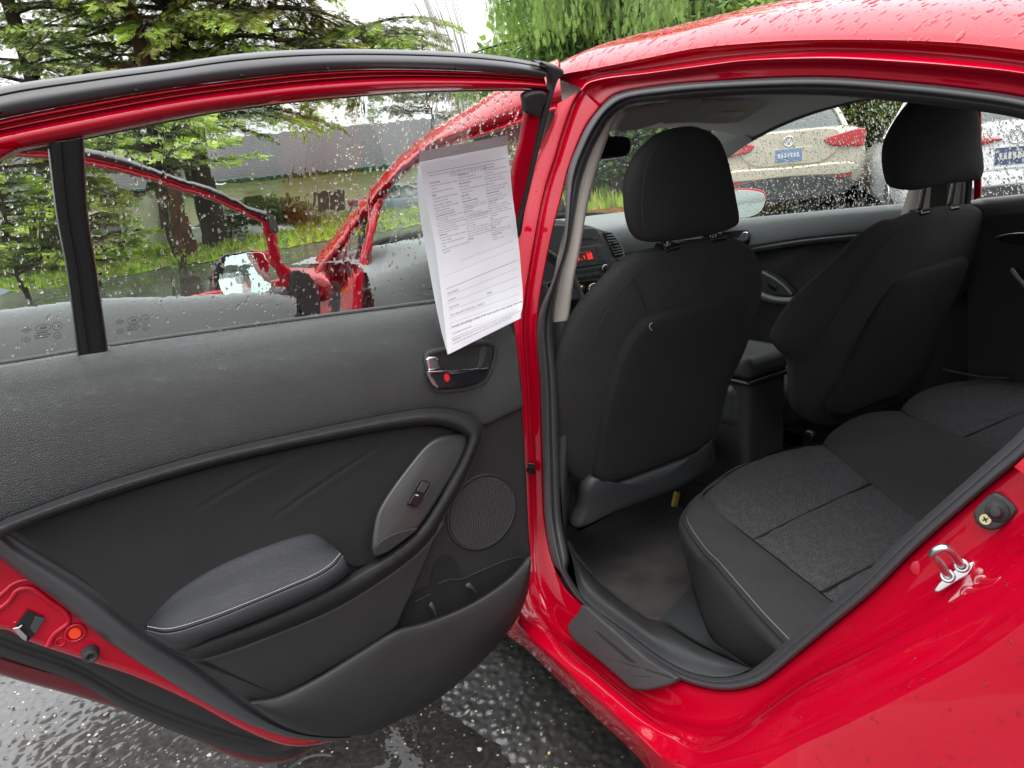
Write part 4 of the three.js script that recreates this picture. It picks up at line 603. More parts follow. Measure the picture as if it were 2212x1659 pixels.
{
  const P = backPlane(-.05, 1.0, -.25);
  const back = [...px('M', 290, 1130, 400, 920, 600, 690, 760, 530, 900, 445, 1005, 415, 1180, 378, 1420, 325, 1600, 305, 1760, 318, 1850, 352, 1912, 430, 1960, 550, 1976, 680, 1960, 800, 1900, 1000, 1860, 1150), [1609, 774], [1583, 830], [1566, 896], [1551, 953], [1535, 985], [1422, 1030], [1300, 1066], [1262, 1046], [1225, 1016], [1212, 960], [1211, 863], [1218, 780]];
  const head = [...px('J', 945, 1300, 960, 1180, 1030, 1020, 1130, 900, 1250, 812, 1400, 766, 1540, 756, 1650, 790, 1740, 862, 1800, 1000, 1850, 1200, 1888, 1400), ...px('M', 1688, 80, 1682, 150, 1600, 200, 1300, 268, 980, 308, 850, 295, 785, 235, 742, 100)];
  const pocket = [[1381, 722], [1411, 693], [1474, 675], [1561, 655], [1610, 648], [1624, 653], [1627, 668], [1616, 725], [1590, 800], [1562, 890], [1545, 955], [1522, 975], [1422, 1018], [1316, 1052], [1300, 1043], [1304, 980], [1316, 896], [1332, 830], [1352, 770]];
  const shell = px('R', 262, 690, 315, 625, 335, 672, 700, 566, 1000, 436, 1050, 380, 1080, 378, 1078, 480, 1040, 570, 940, 650, 560, 800, 250, 930, 182, 965, 235, 840);
  const seam1 = px('M', 1420, 335, 1150, 400, 960, 510, 840, 640, 700, 800, 580, 1010, 470, 1250), seam2 = px('M', 845, 640, 900, 760, 950, 900, 965, 1000);
  const seat = frontSeat('driver seat, nearest the open door', P, { back, head, pocket, shell, seams: [Object.assign(seam1, { z: .0325 }), Object.assign(seam2, { z: .034 }), Object.assign(px('J', 1270, 900, 1180, 1080, 1140, 1280, 1130, 1480, 1150, 1640), { z: .0375 })], posts: [[px('M', 1120, 290)[0], px('M', 1118, 385)[0]], [px('M', 1518, 225)[0], px('M', 1516, 310)[0]]] });
  const q = P.at([[1230, 1090]], 0)[0]; part('seat_side_cover', P.to(rbox(.06, .22, .36, .025).translate(q.x, q.y + .0, -.2)), M_.plasticGrey, seat);
  part('seat_cushion', rbox(.5, .14, .5, .05).translate(.36, .42, -.36), M_.herring, seat);
  const wire = px('M', 985, 1018, 965, 1035, 965, 1060, 985, 1082); part('loose_thread', P.to(tube(P.at(wire, .06).map(p => V(p.x, p.y, .061)), .0006, { sides: 5, n: 20 })), M_.thread, seat);
  part('seat_tag', P.to(rbox(.004, .035, .012, .001).rotateZ(-.5).translate(...P.at(px('M', 370, 970), 0)[0].toArray())), M_.thread, seat);
  part('seat_rail', rbox(.05, .05, .05, .008).translate(.33, .2, -.06), M_.gloss, seat); 
  const lb = onX(px('R', 810, 745), .27)[0]; part('rail_label', rbox(.012, .045, .016, .002).rotateX(.35).translate(lb.x, lb.y, lb.z), std({ color: lin(.55, .40, .06), roughness: .5 }), seat);
}
{
  const P = backPlane(-.10, 1.0, -.25);
  const back = [...px('S', 760, 1610, 620, 1560, 548, 1480, 540, 1300, 528, 1170, 468, 1105, 418, 1012, 448, 940, 560, 772, 720, 612, 900, 442, 1000, 334, 1100, 262, 1200, 207), ...px('K', 150, 668, 240, 633, 330, 615, 430, 600, 490, 598, 530, 620, 552, 680, 556, 760, 548, 805, 500, 900, 440, 1000, 380, 1090, 330, 1190, 300, 1300, 200, 1480), [1900, 895]];
  const head = px('K', 160, 125, 110, 190, 70, 260, 48, 320, 45, 400, 55, 460, 70, 500, 110, 517, 180, 520, 250, 506, 370, 486, 450, 476, 480, 466, 492, 430, 490, 380, 480, 300, 468, 170, 420, 90, 300, 50, 210, 70);
  const pocket = [...px('K', 150, 960, 190, 930, 320, 885, 470, 845, 478, 865, 430, 990, 380, 1090, 330, 1190, 290, 1300, 200, 1450), [1890, 880], [1830, 905], [1800, 890], [1840, 800], [1900, 680]];
  const seat = frontSeat('front passenger seat, beyond the console', P, { back, head, pocket, seams: [Object.assign(px('S', 1000, 560, 850, 800, 720, 1000, 640, 1150), { z: .033 }), Object.assign([...px('S', 1300, 250, 1150, 360, 1040, 500, 1000, 560)], { z: .0335 })], posts: [[px('K', 250, 495)[0], px('K', 222, 640)[0]], [px('K', 392, 470)[0], px('K', 360, 618)[0]]] });
  part('seat_cushion', rbox(.52, .14, .52, .05).translate(.40, .44, .36), M_.herring, seat);
}
{ // console between the seats
  const c = node('centre_console', car);
  const top = [...px('S', 150, 1190, 215, 1065, 345, 1075, 470, 1112, 512, 1138, 470, 1150, 330, 1205, 240, 1262)];
  const lidA = onY(px('S', 100, 1215, 200, 1185, 300, 1160, 420, 1120, 500, 1130), .672);
  part('console_lid', rbox(.46, .06, .175, .024, 5).translate(.28, .637, .004), M_.pad, c);
  part('console_lid_edge', rbox(.47, .014, .183, .006).translate(.282, .602, .004), M_.gloss, c);
  part('console_body', rbox(.9, .5, .160, .03, 4).translate(.51, .36, .006), M_.plastic, c);
  part('console_side', rbox(.86, .14, .178, .04, 4).translate(.51, .53, .006), M_.smooth, c);
  part('console_foot', rbox(.05, .10, .09, .018).translate(.05, .24, .145), M_.gloss, c);
  part('belt_buckle', rbox(.03, .10, .024, .008).rotateZ(.2).translate(.06, .36, .17), M_.gloss, car);
}
// ---------------------------------------------------------------- dashboard
{
  const d = node('dashboard', car);
  const sec = [[1.50, .945], [1.2, .965], [.92, .982], [.80, .975], [.755, .95], [.742, .91], [.75, .84], [.775, .76], [.80, .64], [.86, .52]];
  const zs = [-.72, -.6, -.45, -.2, 0, .2, .45, .6, .72], dx = [.10, .03, 0, .02, .02, .02, .0, .03, .1];
  part('dash_panel', loft(sec.map(([x, y]) => zs.map((z, i) => V(x + dx[i], y - .25 * Math.max(0, Math.abs(z) - .5) ** 2 * 3, z))), { n: 60, sub: 5, flip: true }), M_.dash, d);
  part('dash_line', tube(zs.map((z, i) => V(.748 + dx[i], .865, z)), .004, { n: 60, sides: 8 }), M_.seal, d);
  const P = backPlane(.742, .85, .16), A = (...a) => P.at(px('M', ...a), .01), put = (n, g, m, par = d) => part(n, P.to(g), m, par);
  // centre stack
  put('stack_trim', plate(A(100, 140, 400, 160, 540, 200, 650, 240, 728, 330, 764, 430, 768, 540, 720, 640, 560, 800, 420, 1080, 60, 1100, 60, 400), -.03, .006, { bevel: .006 }), M_.dash);
  put('stack_panel', plate(A(100, 190, 400, 200, 500, 205, 570, 300, 640, 470, 655, 610, 560, 700, 300, 1080, 60, 1080, 60, 400), 0, .011, { bevel: .004 }), M_.plasticGrey);
  put('lower_stack', plate(A(60, 690, 300, 665, 560, 640, 640, 640, 560, 720, 440, 820, 290, 1060, 60, 1080), .004, .0135, { bevel: .002 }), M_.piano);
  put('disc_slot', plate(A(366, 300, 455, 285, 520, 278, 522, 288, 455, 297, 366, 314), .0112, .0122, { smooth: false, bevel: .0003 }), M_.black);
  put('eject_button', plate(A(466, 292, 514, 284, 517, 296, 469, 304), .0115, .014, { bevel: .001 }), M_.plasticGrey);
  const radio = node('radio', car), pr = (n, g, m) => put(n, g, m, radio);
  pr('radio_face', plate(A(200, 400, 350, 372, 520, 344, 550, 352, 562, 375, 594, 490, 590, 505, 560, 512, 330, 545, 180, 565), .010, .0165, { smooth: false, bevel: .002 }), M_.smooth);
  const dsp = A(250, 425, 455, 392, 482, 482, 235, 528), dg = new THREE.BufferGeometry(); dg.setAttribute('position', new THREE.Float32BufferAttribute(dsp.flatMap(p => [p.x, p.y, .0172]), 3)); dg.setAttribute('uv', new THREE.Float32BufferAttribute([0, 1, 1, 1, 1, 0, 0, 0], 2)); dg.setIndex([0, 3, 1, 1, 3, 2]); dg.computeVertexNormals();
  const lcd = canvasTex(512, 192, (c, w, h) => { c.fillStyle = '#160000'; c.fillRect(0, 0, w, h); c.fillStyle = '#b01010'; c.fillRect(40, 16, w - 60, 6); c.fillStyle = '#ff3b2f'; c.font = 'bold 92px monospace'; c.textAlign = 'right'; c.fillText('105.1', 375, 140); c.fillStyle = '#c3201c'; c.fillRect(398, 40, 96, 118); c.fillStyle = '#200000'; c.font = 'bold 26px monospace'; c.textAlign = 'left'; c.fillText('FM1', 412, 72); c.fillText('P 2', 412, 106); c.fillText('ST', 412, 142); });
  pr('radio_display', dg, std({ color: lin(.01, .01, .01), roughness: .2, emissive: lin(1, 1, 1), emissiveMap: lcd, emissiveIntensity: .75 }));
  for (let i = 0; i < 4; i++) pr('radio_button', plate(A(488 + i * 9, 366 + i * 34, 548 + i * 9, 354 + i * 34, 556 + i * 9, 380 + i * 34, 496 + i * 9, 392 + i * 34), .0162, .0182, { smooth: false, bevel: .0008 }), M_.plasticGrey);
  pr('radio_lower', plate(A(180, 590, 320, 562, 560, 520, 610, 530, 612, 580, 560, 620, 310, 650, 170, 670), .010, .0155, { smooth: false, bevel: .002 }), M_.smooth);
  for (let i = 0; i < 3; i++) for (let r = 0; r < 2; r++) { const x = 320 + i * 70, y = 573 - i * 12 + r * 38; pr('radio_button', plate(A(x, y, x + 62, y - 11, x + 66, y + 17, x + 4, y + 28), .0155, .0178, { smooth: false, bevel: .0008 }), r ? M_.plasticGrey : M_.plastic); }
  const knob = (p, r, h, par, nm) => { const q = A(...p)[0]; const k = part(nm, P.to(new THREE.CylinderGeometry(r * .86, r, h, 30).rotateX(Math.PI / 2).translate(q.x, q.y, .014 + h / 2)), M_.plastic, par); part('knob_ring', P.to(new THREE.TorusGeometry(r * 1.02, .0022, 8, 40).translate(q.x, q.y, .0165)), M_.chrome, k); return [k, q]; };
  knob([575, 552], .011, .016, radio, 'tuning_knob');
  for (const p of [[478, 735], [310, 768]]) { const [k, q] = knob(p, .019, .018, d, 'climate_knob'); for (let a = 0; a < 7; a++) { const t = -2.2 + a * .73; part('knob_mark', P.to(rbox(.0022, .0022, .0006, .0002, 1).translate(q.x + Math.sin(t) * .0125, q.y + Math.cos(t) * .0125, .0325)), M_.thread, k); } }
  put('defog_button', plate(A(342, 700, 390, 694, 394, 728, 346, 734), .0132, .0155, { bevel: .001 }), M_.plasticGrey);
  put('defog_lamp', plate(A(356, 703, 376, 700, 378, 711, 358, 714), .0154, .0160, { smooth: false, bevel: 0 }), std({ color: lin(.6, .25, .02), emissive: lin(.8, .35, .05), emissiveIntensity: .6 }));
  put('defog_button', plate(A(528, 672, 576, 658, 580, 694, 534, 702), .0132, .0155, { bevel: .001 }), M_.plasticGrey);
  // air vents
  const vent = node('air_vent', car);
  part('vent_back', P.to(plate(A(568, 240, 622, 236, 668, 280, 712, 345, 738, 432, 660, 446, 636, 400, 606, 320), .006, .0118, { bevel: .001 })), M_.black, vent);
  for (let i = 0; i < 9; i++) { const t = i / 8, a = A(576 + 84 * t - 18 * t * (1 - t), 250 + 190 * t), b = A(628 + 108 * t + 30 * t * (1 - t), 246 + 180 * t); part('vent_slat', P.to(plate([{ x: a[0].x, y: a[0].y }, { x: b[0].x, y: b[0].y }, { x: b[0].x, y: b[0].y + .0042 }, { x: a[0].x, y: a[0].y + .0042 }], .010, .0145, { smooth: false, bevel: .0012 })), M_.dash, vent); }
  part('vent_tab', P.to(rbox(.022, .007, .01, .002).translate(...A(650, 335)[0].toArray()).translate(0, 0, .01)), M_.gloss, vent);
  part('vent_wheel', P.to(rbox(.024, .008, .006, .002).rotateZ(.15).translate(...A(698, 470)[0].toArray()).translate(0, 0, .006)), M_.gloss, vent);
  const v2 = node('air_vent', car), B = (...a) => P.at(px('M', ...a), .0);
  part('vent_back', P.to(plate(B(1225, 290, 1310, 280, 1330, 326, 1250, 345), 0, .004, { bevel: .001 })), M_.black, v2);
  for (let i = 0; i < 4; i++) part('vent_slat', P.to(plate(B(1228 + i * 6, 294 + i * 11, 1312 + i * 5, 283 + i * 11, 1314 + i * 5, 287 + i * 11, 1230 + i * 6, 299 + i * 11), .003, .008, { smooth: false, bevel: .0008 })), M_.dash, v2);
  part('vent_frame', P.to(tube(B(1222, 285, 1312, 275, 1334, 328, 1246, 350).map(p => V(p.x, p.y, .004)), .0028, { closed: true, n: 50, sides: 8 })), M_.dash, v2);
  // wheel and column, seen through the open front door
  const w = node('steering_wheel', car), wm = new THREE.Matrix4().makeRotationZ(-.42).setPosition(.58, .80, -.37);
  part('wheel_rim', new THREE.TorusGeometry(.18, .015, 14, 60).rotateY(Math.PI / 2).applyMatrix4(wm), M_.rim, w);
  part('wheel_hub', rbox(.05, .13, .16, .03).applyMatrix4(wm), M_.plastic, w);
  for (const s of [-1, 1]) part('wheel_spoke', rbox(.02, .035, .13, .008).translate(0, 0, s * .11).applyMatrix4(wm), M_.plasticGrey, w);
}
// ---------------------------------------------------------------- windscreen, roof lining, visors, mirror
{
  const hx = .60, head = [[1326, 281], [1426, 264], [1500, 263], [1576, 262]];
  const hl = onX(head, hx).map(p => p.y);
  const y0 = 1.268, zz = [-.545, -.45, -.3, 0, .3, .5, .57];
  const prof = z => 1.325 - .16 * Math.pow(Math.abs(z) / .6, 4) * .35;
  part('headliner', loft([[.64, -.075], [.56, -.060], [.4, -.018], [.1, 0], [-.4, -.04], [-1.0, -.16]].map(([x, dy]) => zz.map(z => V(x, prof(z) + dy, z))), { n: 40, sub: 5, flip: true }), M_.headliner, car);
  const base = [[-.66, .955], [-.4, .985], [0, .99], [.4, .985], [.66, .955]];
  const ws = loft([base.map(([z, y]) => V(1.46 - .14 * (z / .66) ** 2, y - .025, z)), [[-.60, 1.215], [-.4, 1.245], [0, 1.262], [.4, 1.245], [.60, 1.215]].map(([z, y]) => V(.66 - .03 * (z / .6) ** 2, y, z))], { n: 30, sub: 8 });
  part('windscreen', ws, M_.glass, car);
  drops('water_drops', ws, 900, car, { rmin: .001, rmax: .003, flip: Math.sign(ws.attributes.normal.getY(40)) });
  part('windscreen_band', tube(base.map(([z, y]) => V(1.44 - .14 * (z / .66) ** 2, y - .02, z)), .012, { n: 40 }), M_.black, car);
  const vp = (o) => onX(o, .50);
  const V1 = px('J', 880, 780, 960, 640, 1050, 610, 1640, 525, 1560, 590, 1400, 665, 1250, 725, 1100, 772), V2 = px('J', 1290, 718, 1400, 668, 1560, 590, 1660, 540, 1800, 530, 2212, 520, 2200, 560, 2080, 640, 1960, 712, 1500, 722);
  const Pv = backPlane(.47, 1.245, -1.2);
  for (const o of [V1, V2]) part('sun_visor', Pv.to(plate(Pv.at(o, .0), -.01, .008, { bevel: .007 })), M_.headliner, car);
  const lab = Pv.at(px('J', 1676, 684, 1770, 630, 2040, 620, 1955, 676), .0085), lg = new THREE.BufferGeometry(); lg.setAttribute('position', new THREE.Float32BufferAttribute(lab.flatMap(p => [p.x, p.y, .0092]), 3)); lg.setAttribute('uv', new THREE.Float32BufferAttribute([0, 0, 0, 1, 1, 1, 1, 0], 2)); lg.setIndex([0, 3, 1, 1, 3, 2]); lg.computeVertexNormals();
  part('warning_label', lg, std({ map: canvasTex(256, 128, (c, w, h) => { c.fillStyle = '#cfc9c0'; c.fillRect(0, 0, w, h); c.fillStyle = '#d9a23c'; c.fillRect(0, 0, w, 34); c.fillStyle = '#333'; c.font = 'bold 24px sans-serif'; c.fillText('WARNING', 60, 26); c.fillStyle = '#888'; for (let i = 0; i < 6; i++) c.fillRect(14, 46 + i * 13, 150 + 70 * ((i * 37 % 10) / 10), 4); }), roughness: .6 }), car).applyMatrix4(Pv.M);
  // rear view mirror
  const m = node('rear_view_mirror', car), Pm = backPlane(.57, 1.2, .1), mo = Pm.at(px('J', 700, 1048, 720, 870, 830, 850, 950, 846, 1000, 862, 1020, 910, 1014, 980, 985, 1015, 920, 1030, 800, 1044), 0);
  part('mirror_housing', Pm.to(plate(mo, -.03, .006, { bevel: .006 })), M_.gloss, m);
  part('mirror_glass', Pm.to(plate(Pm.at(px('J', 712, 1035, 732, 880, 835, 860, 948, 856, 992, 872, 1010, 912, 1003, 975, 978, 1005, 918, 1020, 800, 1034), 0), .0055, .0075, { bevel: .0008 })), std({ color: lin(.03, .035, .045), metalness: 1, roughness: .03 }), m);
  part('mirror_stem', tube([V(.58, 1.205, -.02), V(.64, 1.25, -.01)], .008), M_.gloss, m);
}
// ---------------------------------------------------------------- the far side: doors, panes, pillars
{
  const fd = node('passenger_door', car); fd.userData.label = 'closed front passenger door, seen from inside';
  const belt = px('S', -260, 232, 100, 190, 640, 135, 1280, 78, 1420, 66), ridge = px('S', -260, 425, 100, 398, 600, 320, 1090, 274, 1400, 262), low = px('S', -260, 900, 100, 900, 600, 920, 1090, 900, 1400, 880);
  const Z = z => (p => onZ(p, z));
  part('door_upper', loft([onZ(belt, .735), onZ(belt, .712), onZ(shift(belt, 0, 4), .695), onZ(mixr(belt, ridge, .25), .680), onZ(mixr(belt, ridge, .9), .678), onZ(ridge, .69)], { n: 50, sub: 5, param: true }), M_.dash, fd);
  part('door_ridge', loft([onZ(shift(ridge, 0, -2), .69), onZ(shift(ridge, 0, 3), .672), onZ(shift(ridge, 0, 11), .676), onZ(shift(ridge, 0, 16), .70)], { n: 50, sub: 4, param: true }), M_.smooth, fd);
  part('door_insert', loft([onZ(shift(ridge, 0, 8), .70), onZ(mixr(ridge, low, .5), .70), onZ(low, .70)], { n: 60, sub: 16, param: true, bend: p => { p.z += .003 * Math.sin((p.x * 1.2 + p.y * 1.6) * 26); } }), M_.insert, fd);
  const arm = px('S', 250, 650, 330, 690, 420, 715, 600, 712, 800, 700), arm2 = px('S', 250, 700, 330, 745, 420, 762, 600, 765, 800, 760);
  part('pull_handle', loft([onZ(arm, .70), onZ(arm, .655), onZ(mixr(arm, arm2, .5), .64), onZ(arm2, .65), onZ(arm2, .70)], { n: 40, sub: 4, param: true }), M_.dash, fd);
  const plateZ = (n, pts, z, t, m, b = .004) => part(n, plate(onZ(pts, z).map(p => ({ x: p.x, y: p.y })), 0, t, { bevel: b }).translate(0, 0, z), m, fd);
  plateZ('door_lower', px('S', 200, 770, 600, 775, 900, 765, 900, 1200, 100, 1200), .67, .02, M_.plastic);
  plateZ('switch_panel', px('S', 300, 540, 345, 558, 440, 618, 500, 680, 512, 705, 430, 708, 340, 690, 290, 660), .655, .03, M_.smooth);
  plateZ('window_switch', px('S', 345, 620, 365, 625, 408, 660, 385, 672, 345, 645), .650, .006, M_.gloss, .001);
  plateZ('switch_edge', px('S', 300, 548, 345, 565, 440, 626, 500, 690, 505, 704, 498, 700, 436, 636, 340, 574, 300, 556), .652, .006, M_.dash, .001);
  plateZ('armrest', px('S', 595, 712, 600, 665, 640, 640, 720, 612, 820, 570, 820, 720), .63, .05, M_.pad, .015);
  plateZ('handle_recess', px('S', -60, 300, 40, 275, 195, 262, 216, 275, 215, 350, 190, 366, 60, 380, -60, 395), .672, .006, M_.black, .002);
  plateZ('handle_lever', px('S', -40, 345, 60, 330, 140, 318, 150, 345, 60, 362, -40, 378), .664, .012, M_.gloss, .003);
  plateZ('lock_tab', px('S', 140, 330, 165, 285, 180, 274, 205, 276, 203, 318, 195, 336), .660, .014, M_.chrome, .003);
  // the door's window, wet with rain
  const win = px('L', -120, 960, 200, 936, 800, 878, 1390, 822, 1500, 812, 1500, 95, 1190, 96, 850, 172, 600, 258, 340, 384, 120, 530, -120, 700);
  const wg = loftFill(farSide(win, .02)); part('door_glass', wg, M_.glassClear, fd);
  const nz = Math.sign(wg.attributes.normal.getZ(0)) || 1;
  M_.film2 = phy({ color: lin(1, 1, 1), roughness: 0, transmission: 1, thickness: .001, ior: 1.33 });
  drops('water_drops', wg, 5200, fd, { rmin: .0008, rmax: .0026, pow: 2.4, flip: nz, stretch: 1.8 });
  part('window_frame', loft([farSide(px('L', -160, 735, 120, 536, 340, 390, 600, 264, 850, 178, 1190, 104, 1500, 96), .0), farSide(px('L', -165, 715, 110, 516, 330, 370, 596, 244, 846, 160, 1190, 90, 1500, 80), -.01)], { n: 50, sub: 2, param: true }), M_.seal, fd);
  part('cant_rail', loft([farSide(px('L', -165, 725, 110, 524, 330, 378, 596, 250, 846, 166, 1190, 96, 1500, 86), .0), farSide(px('L', -180, 640, 80, 420, 300, 300, 560, 190, 820, 110, 1190, 40, 1500, 20), -.06), farSide(px('L', -200, 540, 60, 330, 240, 230, 540, 130, 820, 60, 1190, -10, 1500, -30), -.12)], { n: 50, sub: 5, param: true }), M_.headliner, car);
  const pa = px('L', -100, 560, 30, 372, 165, 258), pb = px('L', 60, 600, 120, 535, 335, 388);
  part('pillar_trim', loft([farSide(px('L', -130, 550, 10, 372, 160, 255), -.06), farSide(mixr(px('L', -130, 550, 10, 372, 160, 255), px('L', 60, 600, 120, 535, 335, 388), .5), -.05), farSide(px('L', 60, 600, 120, 535, 335, 388), -.01)], { n: 24, sub: 5, param: true }), std({ color: lin(.30, .33, .33), roughness: .6, bumpMap: grainB, bumpScale: .0001 }), car);
  // far mirror
  const mm = node('door_mirror', car), Pm = backPlane(.93, 1.0, .05), mo = px('L', 60, 745, 170, 738, 270, 732, 360, 740, 405, 760, 412, 800, 395, 860, 350, 900, 210, 932, 40, 950);
  part('mirror_cap', Pm.to(puff(Pm.at(mo.map(([x, y]) => [x + (x > 1600 ? 5 : 0), y - 5]), 0), .002, .10, { n: 60, rings: 8 })), M_.red, mm);
  part('mirror_glass', Pm.to(plate(Pm.at(mo, 0), .002, .006, { bevel: .001 })), M_.mirror, mm);
  // far rear door
  const rd = node('rear_door', car); rd.userData.label = 'closed rear door on the far side, red window frame';
  const b2 = [...px('L', 1820, 808, 1870, 796, 2212, 756), [2420, 396]], l2 = shift(b2, 0, 40);
  part('door_upper', loft([onZ(b2, .74), onZ(b2, .712), onZ(shift(b2, 0, 4), .694), onZ(shift(b2, 0, 16), .682), onZ(l2, .68)], { n: 30, sub: 4, param: true }), M_.plasticGrey, rd);
  part('door_card', loft([onZ(l2, .685), onZ(shift(b2, 0, 200), .70), onZ(shift(b2, 0, 560), .70)], { n: 30, sub: 6, param: true }), M_.plastic, rd);
  part('handle_lever', tube(onZ(px('K', 582, 742, 640, 730, 720, 725, 800, 722), .668), .0035, { n: 30 }), M_.chrome, rd);
  part('handle_recess', plate(onZ(px('K', 575, 740, 640, 726, 860, 715, 860, 765, 600, 765), .674).map(p => ({ x: p.x, y: p.y })), 0, .004, { bevel: .001 }).translate(0, 0, .674), M_.gloss, rd);
  part('pull_handle', tube(onZ(px('K', 650, 890, 680, 930, 720, 975, 780, 1010), .66), .006, { n: 30 }), M_.dash, rd);
  part('door_pocket', tube(onZ(px('K', 335, 1355, 400, 1368, 520, 1390, 640, 1395), .66), .003, { n: 30 }), M_.smooth, rd);
  part('frame_post', loft([farSide(px('L', 1862, 60, 1864, 400, 1866, 800), -.01), farSide(px('L', 1862, 60, 1864, 400, 1866, 800), -.022), farSide(px('L', 1910, 60, 1910, 400, 1910, 778), -.022), farSide(px('L', 1910, 60, 1910, 400, 1910, 778), .02)], { n: 20, sub: 3, param: true }), M_.red, rd);
  const w2 = [...px('L', 1900, 770, 2212, 752), [2420, 394], [2420, 200], ...px('L', 1900, 60)], g2 = loftFill(farSide(w2, .01)); part('door_glass', g2, M_.glassClear, rd);
  drops('water_drops', g2, 1500, rd, { rmin: .001, rmax: .0032, pow: 2, flip: Math.sign(g2.attributes.normal.getZ(0)) || 1, stretch: 1.8 });
  // far centre pillar with its belt
  const bp = px('K', 120, 700, 180, 500, 240, 200), bq = px('K', 420, 700, 440, 480, 440, 100);
  part('pillar_trim', loft([farSide(bp, -.02), farSide(mixr(bp, bq, .15), -.045), farSide(mixr(bp, bq, .5), -.05), farSide(mixr(bp, bq, .9), -.045), farSide(bq, -.02)], { n: 20, sub: 4, param: true }), M_.beige, car);
  part('opening_seal', loft([farSide(bq, -.03), farSide(shift(bq, 6, 0), -.04), farSide(shift(bq, 12, 0), -.03), farSide(shift(bq, 15, 0), .0)], { n: 20, sub: 3, param: true }), M_.seal, car);
  const sb = px('K', 300, 720, 318, 500, 330, 200); part('seat_belt', loft([farSide(shift(sb, -18, 0), -.062), farSide(shift(sb, 16, 0), -.062)], { n: 20, sub: 2, param: true }), std({ color: lin(.05, .045, .04), roughness: .8, bumpMap: twillB, bumpScale: .0004 }), car);
}
